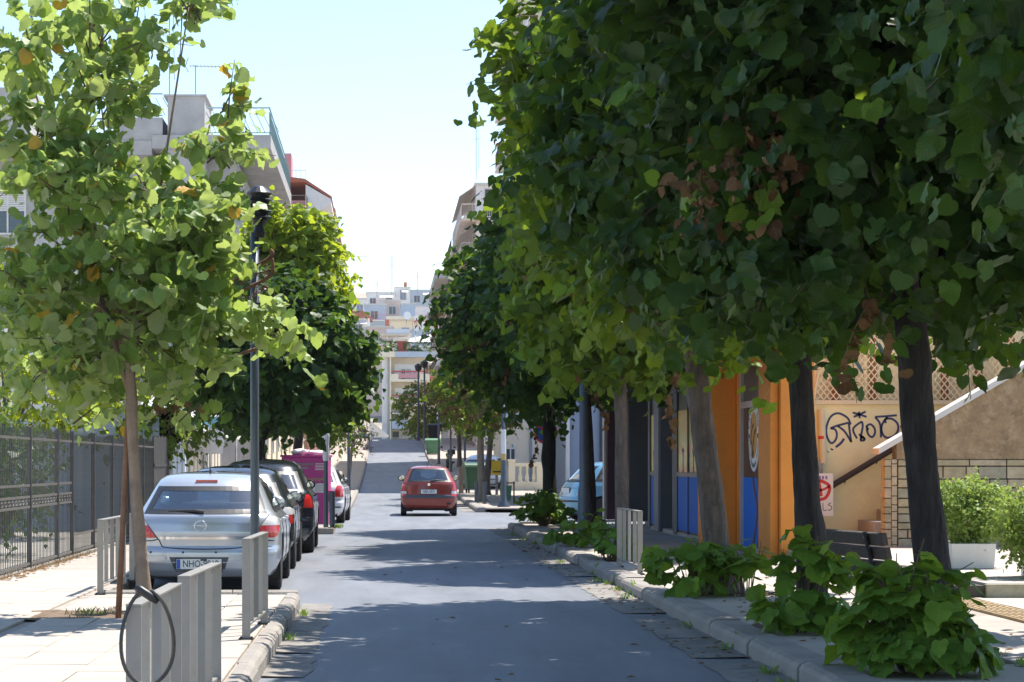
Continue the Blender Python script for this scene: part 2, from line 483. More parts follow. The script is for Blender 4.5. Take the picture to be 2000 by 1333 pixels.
left_walk = strip('left_pavement', -4.7, -3.02, -8, 205, SW - .025, M['pavement'], skirt=.2)
nib = strip('left_pavement_nib', -3.02, KL - .13, -8, 23.3, SW - .025, M['pavement'], skirt=.2)
strip('left_pavement_nib', -3.02, -1.07, 46.4, 48.6, SW - .004, M['pavement'], skirt=.2)
far_nib = strip('left_pavement_nib', -3.02, -1.18, 63.5, 205, SW - .004, M['pavement'], skirt=.2)
right_walk = strip('right_pavement', KR + .27, 14, -8, 50.6, SW - .025, M['pavement'], skirt=.2)
right_far = strip('right_pavement', KR + .27, 16, 66.8, 205, SW - .004, M['pavement'], skirt=.2)
strip('yard', -30, -4.7, -8, 75, .02, M['yard'])

def kerb_profile(w, h):
    return [(0, -.1), (0, h - .05), (.02, h - .018), (.06, h), (w, h), (w, -.1)]
def kerb_mesh(L, w=.27, h=.15, side=1):
    pts = kerb_profile(w, h)
    mb = MB()
    mb.prism([(u * side, v) for u, v in pts], .006, L - .006, 'y')
    return mb.mesh('kerb_stone', M['kerb_stone'])
me1 = [kerb_mesh(1.0), kerb_mesh(1.0, h=.142), kerb_mesh(1.0, h=.155)]
y = 9.0
while y < 50.0:
    k = link('kerb_stone', random.choice(me1), right_walk)
    k.location = (KR + random.uniform(-.012, .012), y, gz(y)); k.rotation_euler = (0, 0, random.uniform(-.012, .012))
    y += 1.0
me3 = kerb_mesh(3.0)
y = 66.8
while y < 170:
    k = link('kerb_stone', me3, right_far)
    k.location = (KR, y, gz(y)); k.rotation_euler = (math.atan2(gz(y + 3) - gz(y), 3), 0, 0)
    y += 3.0
# end of the island by the side street
k = link('kerb_stone', kerb_mesh(1.4), right_far); k.location = (KR + 1.42, 66.8, 0); k.rotation_euler = (0, 0, R(90))
k = link('kerb_stone', kerb_mesh(1.4), right_far); k.location = (KR + 2.84, 66.8, 0); k.rotation_euler = (0, 0, R(90))
k = link('kerb_stone', kerb_mesh(1.2), right_walk); k.location = (KR + 0.3, 50.85, 0); k.rotation_euler = (0, 0, R(-90))
meL = [kerb_mesh(.8, .13, .15, -1), kerb_mesh(.8, .13, .144, -1)]
y = 9.3
while y < 22.8:
    k = link('kerb_stone', random.choice(meL), nib)
    k.location = (KL + random.uniform(-.01, .01), y, 0); k.rotation_euler = (0, 0, random.uniform(-.01, .01))
    y += .8
meE = kerb_mesh(.7, .13, .148, 1)
for i in range(3):
    k = link('kerb_stone', meE, nib); k.location = (KL - .05 - .7 * i, 23.44, 0); k.rotation_euler = (0, 0, R(90))
    k.location.y = 23.36
meE3 = kerb_mesh(3.0, .13, .15, -1)
y = 63.5
while y < 170:
    k = link('kerb_stone', meE3, far_nib)
    k.location = (-1.05, y, gz(y)); k.rotation_euler = (math.atan2(gz(y + 3) - gz(y), 3), 0, 0)
    y += 3.0

# gutters: broken concrete slabs beside the kerbs with an uneven tarmac edge
def gutter(x_in, x_out, y0, y1, parent):
    y = y0
    while y < y1:
        L = random.uniform(1.2, 2.6)
        n = 6
        vs, fs = [], []
        for i in range(n + 1):
            yy = y + .02 + (L - .04) * i / n
            e = x_out + (random.uniform(-.03, .03))
            vs += [(x_in, yy, gz(yy) + .016), (e, yy, gz(yy) + .005)]
        for i in range(n):
            fs.append((2 * i, 2 * i + 1, 2 * i + 3, 2 * i + 2) if x_out > x_in else (2 * i + 1, 2 * i, 2 * i + 2, 2 * i + 3))
        MB().add(vs, fs).build('gutter_slab', M['concrete_gutter'], parent)
        y += L
        if random.random() < .25: y += random.uniform(.3, .8)
gutter(KR - .005, KR - .44, 9, 50, right_walk)
gutter(KR - .005, KR - .40, 67, 100, right_far)
gutter(KL + .005, KL + .32, 9, 22.5, nib)

# paving slabs, one object each
def slab_mesh(sx, sy, m, name='paving_slab', h=.03):
    return MB().box(.004, sx - .004, .004, sy - .004, -h, 0, ch=.004).mesh(name, m)
sl = slab_mesh(.5, .5, M['tile_cream']); sly = slab_mesh(.5, .5, M['tile_yellow'])
tact = MB().box(.004, .396, .004, .396, -.03, 0, ch=.004)
for i in range(6):
    tact.box(.03 + i * .06, .06 + i * .06, .02, .38, 0, .006)
tact_me = tact.mesh('tactile_slab', M['tile_yellow'])
def lay(parent, x0, nx, y0, ny, z, me, sx=.5, sy=.5, skip=lambda x, y: False, name='paving_slab'):
    for j in range(ny):
        for i in range(nx):
            x, y = x0 + i * sx, y0 + j * sy
            if skip(x + sx / 2, y + sy / 2): continue
            o = link(name, me, parent)
            o.location = (x, y, z + random.uniform(-.002, .002))
            o.rotation_euler = (random.uniform(-.004, .004), random.uniform(-.004, .004), 0)
pits = [(-2.5, 19.9, .75, .6), (-1.75, 10.6, .5, .6), (3.88, 15.3, .55, .5), (3.6, 18.4, .5, .45), (3.55, 23.1, .55, .5), (3.41, 31.3, .5, .5)]
inpit = lambda x, y: any(abs(x - a) < c and abs(y - b) < d for a, b, c, d in pits)
lay(left_walk, -4.65, 3, 14.0, 28, SW, sl, skip=inpit)
lay(nib, -3.02, 4, 11.0, 24, SW, sl, skip=inpit)
lay(left_walk, -3.8, 2, 11.2, 7, SW + .002, tact_me, .4, .4, name='tactile_slab')
sl6 = slab_mesh(.62, .6, M['tile_cream'])
lay(right_walk, KR + .28, 4, 12.0, 50, SW, sl6, .62, .6, skip=lambda x, y: inpit(x, y) or 5.0 < x and y < 30 )
lay(right_walk, 5.57, 1, 12.6, 34, SW + .001, tact_me, .4, .4, name='tactile_slab')
lay(right_walk, 6.0, 6, 14, 20, SW, sl6, .62, .6)
for a, b, c, d in pits:
    mb = MB(); n = 7
    vs = [(a - c + 2 * c * i / n, b - d + 2 * d * j / n, SW - .015 + random.uniform(-.008, .025)) for j in range(n + 1) for i in range(n + 1)]
    fs = [(j * (n + 1) + i, j * (n + 1) + i + 1, (j + 1) * (n + 1) + i + 1, (j + 1) * (n + 1) + i) for j in range(n) for i in range(n)]
    mb.add(vs, fs).build('tree_pit_soil', M['soil'], kind='structure')

# dry grass and weeds in the pits and along the gutter
def tufts(name, spots, m, label, h=(.03, .08), per=22):
    mb = MB()
    for x, y, r in spots:
        for _ in range(per):
            a = random.uniform(0, 6.28); q = r * math.sqrt(random.random())
            bx, by = x + q * math.cos(a), y + q * math.sin(a)
            z = SW - .02 if (bx > KR or bx < KL) else 0
            hh = random.uniform(*h); t = random.uniform(0, 6.28); w = .006
            lx, ly = math.cos(t) * hh * .5, math.sin(t) * hh * .5
            mb.add([(bx - w * math.sin(t), by + w * math.cos(t), z), (bx + w * math.sin(t), by - w * math.cos(t), z),
                    (bx + lx * .4, by + ly * .4, z + hh * .7), (bx + lx, by + ly, z + hh)], [(0, 1, 2), (0, 2, 3)])
    return tag(mb.build(name, m, kind='stuff'), label)
sp = [(a + random.uniform(-c, c) * .9, b + random.uniform(-d, d) * .9, .12) for a, b, c, d in pits for _ in range(7)]
tufts('dry_grass', sp + [(-4.6, y + random.uniform(-.2, .2), .15) for y in np.arange(22, 34, .35)], M['dry_grass'], 'dry straw coloured grass tufts in the bare soil of the tree pits')
sp = [(KR - random.uniform(0, .15), random.uniform(14, 48), .07) for _ in range(16)] + [(KL + .06, random.uniform(12, 22), .05) for _ in range(3)] + \
     [(-1.0, 46.6 + random.random() * 1.8, .12) for _ in range(5)] + [(a + random.uniform(-c, c), b + random.uniform(-d, d), .1) for a, b, c, d in pits[:3] for _ in range(4)]
tufts('weeds', sp, M['leaf_shoot'], 'low green weeds growing along the foot of the kerbs', (.03, .09), 26)
# litter of fallen leaves at the fence foot and in the gutter
lf = MB()
for _ in range(900):
    u = random.random()
    if u < .55: x, y, z = -4.62 + abs(random.gauss(0, .14)), random.uniform(22, 33), SW + .005
    elif u < .75: x, y, z = KR - random.uniform(.02, .5), random.uniform(12, 40), .02
    elif u < .775: x, y, z = random.uniform(-.5, 2.3), random.uniform(14, 40), .008
    elif u < .93: x, y, z = random.uniform(3.2, 5), random.uniform(13, 30), SW + .006
    else:
        a_, b_, c_, d_ = random.choice(pits[2:]); x, y, z = a_ + random.uniform(-c_, c_), b_ + random.uniform(-d_, d_), SW + .012
    s = random.uniform(.02, .045); t = random.uniform(0, 6.28)
    c, q = math.cos(t) * s, math.sin(t) * s
    lf.add([(x - c, y - q, z), (x + q * .6, y - c * .6, z + .012), (x + c, y + q, z + .004), (x - q * .6, y + c * .6, z + .015)], [(0, 1, 2, 3)])
tag(lf.build('fallen_leaves', M['leaf_dry'], kind='stuff'), 'brown fallen leaves blown along the fence foot and gutter')

# ------------------------------------------------------------------ trees: leaves
def leaf_shape(lod):
    """A lime leaf of unit length in the xy plane, tip at +y: verts, faces, uv."""
    if lod == 2:
        half = [(.12, -.09), (.30, -.11), (.46, .0), (.53, .16), (.51, .25), (.535, .36), (.475, .46), (.48, .56), (.36, .65), (.32, .74), (.15, .83)]
    elif lod == 1:
        half = [(.27, -.09), (.51, .10), (.51, .38), (.31, .70)]
    else:
        half = [(.44, .12), (.34, .62)]
    mids = {2: [0, .28, .55, .78, .97], 1: [0, .4, 1.02], 0: [0, 1.0]}[lod]
    nm = len(mids)
    pts = [(0, y) for y in mids]
    fs = []
    for sgn in (1, -1):
        b = len(pts)
        pts += [(sgn * x, y) for x, y in half]
        ring = list(range(b, b + len(half)))
        m = 0
        seq = ring
        def near(i):
            y = pts[i][1]
            return min(range(nm - 1), key=lambda q: abs(mids[q] - max(y - .12, 0)))
        cur = 0
        for a, c in zip(seq[:-1], seq[1:]):
            nx = max(cur, near(c))
            fs.append((cur, a, c) if sgn > 0 else (cur, c, a))
            while cur < nx:
                fs.append((cur, c, cur + 1) if sgn > 0 else (cur, cur + 1, c))
                cur += 1
        last = seq[-1]
        while cur < nm - 1:
            fs.append((cur, last, cur + 1) if sgn > 0 else (cur, cur + 1, last))
            cur += 1
    v = np.array([(x, y, 0.0) for x, y in pts])
    # fold along the midrib, droop the tip, cup the lobes
    v[:, 2] = .22 * np.abs(v[:, 0]) - .30 * np.abs(v[:, 0]) ** 2 * 1.5 - .26 * v[:, 1] ** 2 + .05 * np.sin(9 * v[:, 1] + 6 * v[:, 0])
    return v, fs, v[:, :2].copy()
LEAF = [leaf_shape(0), leaf_shape(1), leaf_shape(2)]

def unit(a): return a / np.maximum(np.linalg.norm(a, axis=1, keepdims=True), 1e-9)

def frames(nrm, tip):
    """Per-leaf matrices (columns: side, tip, normal)."""
    n = unit(nrm); t = tip - n * np.sum(n * tip, 1, keepdims=True); t = unit(t)
    return np.stack([np.cross(t, n), t, n], axis=2)

def leaves_mesh(name, P, F, S, lod, m):
    v, fs, uv = LEAF[lod]
    n, k = len(P), len(v)
    curl = 1 + rng.normal(0, .9, n)
    vv = np.repeat(v[None], n, 0)
    vv[:, :, 2] *= curl[:, None]
    vv[:, :, 0] *= np.clip(rng.normal(.93, .18, n), .4, 1.2)[:, None]
    vv[:, :, 2] += vv[:, :, 0] * rng.normal(0, .22, n)[:, None]
    W = np.einsum('nij,nkj->nki', F, vv) * S[:, None, None] + P[:, None, :]
    tri = np.array(fs)
    idx = (tri[None] + (np.arange(n) * k)[:, None, None]).reshape(-1)
    me = bpy.data.meshes.new(name)
    me.vertices.add(n * k)
    me.vertices.foreach_set('co', W.reshape(-1).astype(np.float32))
    nf = len(tri) * n
    me.loops.add(nf * 3); me.polygons.add(nf)
    me.loops.foreach_set('vertex_index', idx.astype(np.int32))
    me.polygons.foreach_set('loop_start', np.arange(0, nf * 3, 3, dtype=np.int32))
    me.polygons.foreach_set('use_smooth', np.ones(nf, dtype=bool))
    ul = me.uv_layers.new(name='UVMap')
    ul.data.foreach_set('uv', uv[np.tile(tri.reshape(-1), n)].reshape(-1).astype(np.float32))
    me.materials.append(m)
    me.update(calc_edges=True)
    me.validate()
    return me

_single = {}
def single_leaf_mesh(m, var):
    key = (m.name, var)
    if key not in _single:
        v, fs, uv = LEAF[2]
        v = v.copy(); v[:, 2] *= (.5, 1.0, 1.6, 2.3)[var]; v[:, 0] *= (1.04, .96, 1.0, .9)[var]
        me = bpy.data.meshes.new('leaf')
        me.from_pydata(v.tolist(), [], fs)
        ul = me.uv_layers.new(name='UVMap')
        for lp in me.loops: ul.data[lp.index].uv = uv[lp.vertex_index]
        me.polygons.foreach_set('use_smooth', [True] * len(me.polygons))
        me.materials.append(m); me.update()
        _single[key] = me
    return _single[key]

def single_leaf(p, f, s, m, root):
    o = bpy.data.objects.new('leaf', single_leaf_mesh(m, random.randrange(4)))
    COL.objects.link(o)
    o.parent = root
    mx = Matrix(((f[0, 0] * s, f[0, 1] * s, f[0, 2] * s, p[0]), (f[1, 0] * s, f[1, 1] * s, f[1, 2] * s, p[1]), (f[2, 0] * s, f[2, 1] * s, f[2, 2] * s, p[2]), (0, 0, 0, 1)))
    o.matrix_basis = mx
    return o

def sprays(C, A, L, per, size, rootpos, up=.55, outw=.6, jit=.45, droop=.8):
    """Leaves alternating along short drooping shoots. C: shoot bases, A: directions, L: lengths."""
    n = len(C)
    t = (np.arange(per) + .6) / per
    t = t[None, :, None] + rng.normal(0, .04, (n, per, 1))
    sag = np.zeros((n, per, 3)); sag[:, :, 2] = -.28 * t[:, :, 0] ** 2
    pos = C[:, None, :] + A[:, None, :] * (t * L[:, None, None]) + sag * L[:, None, None]
    side = unit(np.cross(A, np.array([0, 0, 1.0]) + rng.normal(0, .15, (n, 3))))
    sg = np.where(np.arange(per) % 2 == 0, 1.0, -1.0)[None, :, None]
    off = side[:, None, :] * sg
    s = size * (1 + rng.normal(0, .24, (n, per))) * (1.12 - .45 * t[:, :, 0] ** 2)
    s = np.clip(s, size * .45, size * 1.5)
    pos = pos + off * (s[:, :, None] * .25) + rng.normal(0, size * .18, (n, per, 3))
    out = unit((pos - rootpos).reshape(-1, 3)).reshape(n, per, 3)
    nr = outw * out + up * np.array([0, 0, 1.0]) + rng.normal(0, jit, (n, per, 3))
    tip = A[:, None, :] * .5 + off * .55 + np.array([0, 0, -droop]) + rng.normal(0, .3, (n, per, 3))
    P = pos.reshape(-1, 3)
    return P, frames(nr.reshape(-1, 3), tip.reshape(-1, 3)), s.reshape(-1)

def lumpy(D, seed, k=14, amp=.24):
    r = np.random.default_rng(seed)
    v = np.ones(len(D))
    for _ in range(k):
        d = r.normal(0, 1, 3); d /= np.linalg.norm(d)
        v += amp * np.exp(-((1 - D @ d) / .12)) * r.choice([1, 1, -.8])
    return v

def in_view(P):
    px = CX + P[:, 0] / P[:, 1] * FPX
    py = CY - (P[:, 2] - EYE) / P[:, 1] * FPX
    return (px > 5) & (px < 1995) & (py > 5) & (py < 1328), px, py

def pick_front(P, S, count):
    """Indices of the leaves that show largest: the front-most ones over the picture."""
    ok, px, py = in_view(P)
    cell = {}
    for i in np.argsort(P[:, 1]):
        if not ok[i]: continue
        w = FPX * S[i] / P[i, 1] * .62
        c = (int(px[i] / w), int(py[i] / w))
        if c in cell: continue
        cell[c] = i
    ids = list(cell.values())
    ids.sort(key=lambda i: P[i, 1] / S[i])
    if len(ids) > count:
        ids = [ids[int(q)] for q in np.linspace(0, min(len(ids) - 1, count * 2.2), count)]
    if len(ids) < count:
        s = set(ids)
        for i in np.argsort(P[:, 1]):
            if len(ids) >= count: break
            if ok[i] and i not in s: ids.append(int(i)); s.add(i)
    return np.array(sorted(set(ids)), dtype=int)

def crown_sprays(cen, rad, n, seed, L=(.35, .75), inner=.5, flat_bottom=None, lift=.12):
    """Shoot bases through a lumpy ellipsoid, dense near its surface."""
    r = np.random.default_rng(seed)
    D = unit(r.normal(0, 1, (n, 3)))
    q = (inner + (1 - inner) * r.random(n) ** .6) * lumpy(D, seed)
    C = np.array(cen) + D * q[:, None] * np.array(rad)
    A = unit(D * np.array([1, 1, .55]) + np.array([0, 0, lift]) + r.normal(0, .35, (n, 3)))
    LL = r.uniform(L[0], L[1], n)
    if flat_bottom is not None:
        k = C[:, 2] > flat_bottom + r.normal(0, .12, n)
        C, A, LL = C[k], A[k], LL[k]
    return C, A, LL

def limb_set(root, base, top, rad, cen, crad, n, m, seed, twigs=None):
    r = random.Random(seed)
    for i in range(n):
        a = 2 * math.pi * i / n + r.uniform(-.4, .4)
        h0 = r.uniform(.72, 1.0)
        p0 = Vector(base).lerp(Vector(top), h0)
        e = r.uniform(-.25, .75)
        p3 = Vector((cen[0] + crad[0] * .72 * math.cos(a) * math.cos(e), cen[1] + crad[1] * .72 * math.sin(a) * math.cos(e), cen[2] + crad[2] * .72 * math.sin(e)))
        mid = p0.lerp(p3, .5) + Vector((r.uniform(-.15, .15), r.uniform(-.15, .15), r.uniform(.0, .3)))
        pts = smooth_path([p0, mid, p3], 5)
        MB().tube(pts, [rad * (.5 - .42 * k / (len(pts) - 1)) for k in range(len(pts))], 7).build('branch', m, root, smooth=True)

def trunk_mesh(base, top, r0, r1, seed, flare=1.5, n=14, bend=.05):
    r = random.Random(seed)
    k = 12
    pts, rad = [], []
    for i in range(k + 1):
        t = i / k
        p = Vector(base).lerp(Vector(top), t) + Vector((math.sin(t * 5 + seed) * bend * t, math.cos(t * 4 + seed * 2) * bend * t, 0))
        pts.append(p)
        rad.append((r0 + (r1 - r0) * t) * (1 + (flare - 1) * math.exp(-t * 14)) * (1 + r.uniform(-.035, .035)))
    k2, n2 = 44, 22
    P2 = smooth_path(pts, 4)[:k2 + 1] if False else smooth_path(pts, 4)
    R2_ = np.interp(np.linspace(0, 1, len(P2)), np.linspace(0, 1, len(rad)), rad)
    mb = MB().tube(P2, list(R2_), n2)
    ph = [r.uniform(0, 6.28) for _ in range(6)]
    kn = [(r.uniform(.15, .95), r.uniform(0, 6.28), r.uniform(.12, .3)) for _ in range(5)]
    for i in range(len(P2)):
        t = i / (len(P2) - 1)
        for q in range(n2):
            a = 2 * math.pi * q / n2; v = Vector(mb.v[i * n2 + q]); d_ = v - P2[i]
            f = 1 + .045 * math.sin(5 * a + ph[0] + 3 * t) + .03 * math.sin(9 * a + ph[1] - 5 * t) + .02 * math.sin(23 * t + 2 * a + ph[2]) + r.uniform(-.018, .018)
            f += .35 * math.exp(-t * 20) * max(0, math.sin(3 * a + ph[3]))
            for kt, ka, kh in kn:
                da = math.atan2(math.sin(a - ka), math.cos(a - ka))
                f += kh * math.exp(-((t - kt) * 22) ** 2 - (da * 2.6) ** 2)
            mb.v[i * n2 + q] = tuple(P2[i] + d_ * f)
    return mb

def make_tree(name, label, base, top, r0, r1, cen, rad, n, per, size, lod, lm, bark, seed, group=None, singles=0, dry=0.0,
              flat_bottom=None, L=(.35, .75), up=.5, outw=.6, jit=.62, inner=.5, limbs=7, extra=(), yellow=0.0, dry_zone=None, cat='tree', bend=.05, drymat=None, lift=.12, targets=None, bright=0.0):
    root = empty(name, base, label=label, cat=cat, group=group)
    B = Vector(base)
    rel = lambda p: Vector(p) - B
    trunk_mesh((0, 0, 0), rel(top), r0, r1, seed, bend=bend).build('trunk', bark, root, smooth=True)
    rc = rel(cen)
    if targets is None: limb_set(root, (0, 0, 0), rel(top), r1, rc, rad, limbs, bark, seed)
    else:
        rr = random.Random(seed)
        for i, tg in enumerate(targets):
            p0 = rel(Vector(base).lerp(Vector(top), .66 + .34 * (i / len(targets)))); p3 = rel(tg)
            pts = smooth_path([p0, p0.lerp(p3, .45) + Vector((rr.uniform(-.05, .05), rr.uniform(-.1, .1), .06)), p3], 5)
            MB().tube(pts, [r1 * (.62 - .48 * k / (len(pts) - 1)) for k in range(len(pts))], 7).build('branch', bark, root, smooth=True)
    C, A, LL = crown_sprays(cen, rad, n, seed, L, flat_bottom=flat_bottom, inner=inner, lift=lift)
    for ec, er, en in extra:
        c2, a2, l2 = crown_sprays(ec, er, en, seed + 50 + len(C), L, flat_bottom=flat_bottom, inner=inner, lift=lift)
        C = np.vstack([C, c2]); A = np.vstack([A, a2]); LL = np.concatenate([LL, l2])
    P, F, S = sprays(C, A, LL, per, size, np.array(cen) - np.array([0, 0, .4 * rad[2]]), up=up, outw=outw, jit=jit)
    # the shoots themselves, one joined mesh of thin twigs
    tw = MB()
    step = max(1, len(C) // 260)
    for i in range(0, len(C), step):
        c = Vector(C[i]) - B; e = c + Vector(A[i]) * LL[i] + Vector((0, 0, -.28 * LL[i]))
        back = c - Vector(A[i]) * LL[i] * .5 + Vector((0, 0, -.05))
        tw.tube([back, c, e], [.011, .007, .003], 3, cap=False)
    tw.build('twigs', M['twig'], root, kind='stuff')
    kind = np.zeros(len(P), dtype=int)
    if dry > 0:
        spray = np.repeat(rng.random(len(C)) < dry, per)[:len(P)]
        kind[spray] = 1
    if bright > 0:
        sb = np.repeat(rng.random(len(C)) < bright, per)[:len(P)]
        kind[sb & (kind == 0)] = 3  # random sprays take the paler shoot colour, painting in sunlit leaf tips
    if dry_zone is not None:
        for z, rr in dry_zone:
            dd = np.linalg.norm((P - np.array(z)) / np.array(rr), axis=1)
            kind[(dd < 1) & (rng.random(len(P)) < .6)] = 1
    if yellow > 0: kind[rng.random(len(P)) < yellow] = 2
    mats = [lm, drymat or M['leaf_dry'], M['leaf_yellow'], M['leaf_shoot']]
    S = np.where(kind == 1, S * .66, S)
    F[kind == 1, :, 0] *= .6
    F[kind == 1, :, 2] *= 1.8
    nears = pick_front(P, S, singles) if singles else np.array([], dtype=int)
    rest = np.ones(len(P), dtype=bool); rest[nears] = False
    Bn = np.array(B)
    for i in nears:
        single_leaf(P[i] - Bn, F[i], S[i], mats[kind[i]], root)
    for q, nm in ((0, 'crown'), (1, 'dry_foliage'), (2, 'yellow_foliage'), (3, 'sunlit_tone_foliage')):
        k = rest & (kind == q)
        if k.sum():
            link(nm, leaves_mesh(nm, P[k] - Bn, F[k], S[k], lod, mats[q]), root, kind='stuff')
    return root

PROMENADE = 'broadleaf trees planted along the right pavement'
LEFTROW = 'broadleaf trees planted along the left pavement'
def tilt_top(px0, py0, px1, py1, d, z0): return None

# right row, nearest first
T1 = gnd(1840, 1290, SW); T2 = gnd(1590, 1225, SW); T3 = gnd(1410, 1160, SW); T4 = gnd(1218, 1093, SW)
def top_at(px, py, d): return tuple(at(px, py, d))
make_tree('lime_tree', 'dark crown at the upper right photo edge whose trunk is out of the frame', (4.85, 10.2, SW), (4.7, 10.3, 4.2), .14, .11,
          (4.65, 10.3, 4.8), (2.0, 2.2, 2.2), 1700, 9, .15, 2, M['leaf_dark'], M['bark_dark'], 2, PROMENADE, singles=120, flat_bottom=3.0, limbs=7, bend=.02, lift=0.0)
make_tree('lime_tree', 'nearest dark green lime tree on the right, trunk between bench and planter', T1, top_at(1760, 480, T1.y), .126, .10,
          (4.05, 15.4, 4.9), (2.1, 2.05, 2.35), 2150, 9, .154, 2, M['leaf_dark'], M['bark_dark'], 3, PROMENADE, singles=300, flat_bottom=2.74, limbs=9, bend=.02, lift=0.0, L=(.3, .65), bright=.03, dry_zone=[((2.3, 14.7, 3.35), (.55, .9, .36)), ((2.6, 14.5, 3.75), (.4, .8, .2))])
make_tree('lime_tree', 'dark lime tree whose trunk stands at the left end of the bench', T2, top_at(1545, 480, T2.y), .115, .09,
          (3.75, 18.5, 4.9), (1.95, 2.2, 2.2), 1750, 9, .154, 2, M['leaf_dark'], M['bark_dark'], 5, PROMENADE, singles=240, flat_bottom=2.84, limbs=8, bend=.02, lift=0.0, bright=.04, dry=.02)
make_tree('lime_tree', 'lime tree with a leaning grey trunk in front of the orange shop front', T3, top_at(1345, 560, T3.y), .138, .105,
          (3.65, 22.7, 4.95), (1.9, 2.0, 2.25), 1750, 9, .152, 2, M['leaf_mid'], M['bark_grey'], 8, PROMENADE, singles=300, flat_bottom=2.95, limbs=9, bend=.02,
          dry_zone=[((3.2, 21.0, 4.3), (.75, .7, .42)), ((3.7, 21.1, 4.6), (.5, .6, .3))], dry=.02, bright=.14)
make_tree('lime_tree', 'lime tree with a slim grey trunk beside the grey metal railing', T4, top_at(1205, 620, T4.y), .10, .075,
          (3.5, 31.9, 5.05), (1.7, 1.95, 2.2), 1400, 9, .16, 1, M['leaf_mid'], M['bark_grey'], 11, PROMENADE, singles=160, flat_bottom=2.9, dry=.03, bend=.04, L=(.3, .72), bright=.16,
          extra=[((4.35, 31.5, 7.1), (1.2, 2.2, 1.7), 480)])
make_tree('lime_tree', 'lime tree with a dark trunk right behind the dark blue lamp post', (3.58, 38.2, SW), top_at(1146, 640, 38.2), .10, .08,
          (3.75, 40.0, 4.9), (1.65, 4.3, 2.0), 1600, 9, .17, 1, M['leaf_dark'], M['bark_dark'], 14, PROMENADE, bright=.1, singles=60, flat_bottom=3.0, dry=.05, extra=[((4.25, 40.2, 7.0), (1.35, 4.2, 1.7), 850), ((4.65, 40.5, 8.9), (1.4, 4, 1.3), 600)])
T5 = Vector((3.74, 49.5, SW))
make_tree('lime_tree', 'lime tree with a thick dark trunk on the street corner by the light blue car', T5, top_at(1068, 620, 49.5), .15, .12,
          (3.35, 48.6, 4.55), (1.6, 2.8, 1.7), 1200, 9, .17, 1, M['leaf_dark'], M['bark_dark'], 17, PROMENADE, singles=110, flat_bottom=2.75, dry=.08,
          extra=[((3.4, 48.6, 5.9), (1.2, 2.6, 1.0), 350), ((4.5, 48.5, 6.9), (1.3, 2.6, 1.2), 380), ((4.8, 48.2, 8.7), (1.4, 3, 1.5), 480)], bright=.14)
make_tree('lime_tree', 'half withered brown lime tree behind the green wheeled bin', (3.35, 76, gz(76) + SW), top_at(940, 800, 76), .13, .10,
          (3.4, 76, 3.95), (1.3, 1.6, 1.2), 560, 8, .15, 1, M['leaf_mid'], M['bark_pale'], 21, PROMENADE, dry=.55, flat_bottom=2.3, limbs=6)
make_tree('lime_tree', 'green lime tree behind the withered brown one on the right pavement', (3.9, 84, gz(84) + SW), top_at(962, 780, 84), .12, .09,
          (4.1, 84, 4.9), (1.6, 1.8, 1.7), 560, 8, .16, 0, M['leaf_mid'], M['bark_grey'], 24, PROMENADE, dry=.25, flat_bottom=2.7, limbs=6)
make_tree('lime_tree', 'small green tree on the hilltop in front of the cream apartment block', (4.4, 188, gz(188)), (4.4, 188, gz(188) + 2.2), .15, .1,
          (3.6, 188, gz(188) + 3.0), (2.6, 2.0, 2.0), 420, 8, .22, 0, M['leaf_mid'], M['bark_grey'], 27, None, flat_bottom=gz(188) + .9)
make_tree('garden_shrub', 'round bright green shrub at the foot of the cream apartment block', (3.1, 183, gz(183)), (3.1, 183, gz(183) + 1.0), .08, .05,
          (3.1, 183, gz(183) + 1.1), (1.1, 1.0, .95), 200, 8, .15, 0, M['leaf_bright'], M['bark_grey'], 29, None, cat='shrub', limbs=4)
make_tree('lime_tree', 'pale green lime tree high on the right pavement near the hilltop', (4.3, 125, gz(125) + SW), (4.2, 125, gz(125) + 3), .13, .1,
          (5.0, 125, gz(125) + 4.2), (1.5, 1.6, 1.6), 400, 8, .16, 0, M['leaf_mid'], M['bark_grey'], 31, PROMENADE, dry=.15, flat_bottom=gz(125) + 2.6)

# left row
TL = gnd(285, 1205, SW)
CLUMPS = [(40, 90, 80, 60, 26), (200, 55, 110, 38, 30), (370, 5, 50, 12, 13), (195, 180, 55, 70, 28), (60, 280, 90, 70, 34), (150, 340, 80, 60, 26), (450, 205, 6, 24, 6), (430, 300, 50, 10, 10), (290, 370, 80, 40, 18), (420, 390, 50, 40, 16),
          (110, 540, 140, 100, 62), (305, 545, 140, 100, 74), (380, 490, 40, 40, 12), (520, 640, 50, 8, 12), (230, 670, 190, 60, 52), (420, 640, 60, 30, 18), (90, 725, 70, 30, 16), (170, 790, 20, 14, 4), (340, 800, 30, 12, 6)]
def CL(px, py): return tuple(at(px, py, TL.y + (0 if py > 300 else .15)))
tl = make_tree('young_lime_tree', 'young lime tree with pale underleaves tied to a brown stake by the silver car', TL, top_at(240, 560, TL.y), .062, .038,
          at(250, 450, TL.y - .1), (.7, .9, .6), 60, 8, .132, 2, M['leaf_silver'], M['bark_pale'], 41, LEFTROW, singles=300, L=(.22, .5), up=.3, outw=.45, jit=.95, inner=.15,
          limbs=9, dry_zone=[(CL(345, 815), (.26, .9, .17))], targets=[CL(*c[:2]) for c in CLUMPS if c[4] > 11], yellow=.022, lift=.25, bend=.03,
          extra=[(CL(px, py), (rx / 217, .75, ry / 217), n) for px, py, rx, ry, n in CLUMPS])
MB().tube([gnd(230, 1205, SW) + Vector((0, 0, -.1)), gnd(230, 1205, SW).lerp(at(248, 880, TL.y), .5), at(251, 790, TL.y)], [.028, .026, .024], 8).build('tree_stake', M['stake_wood'], None, smooth=True)
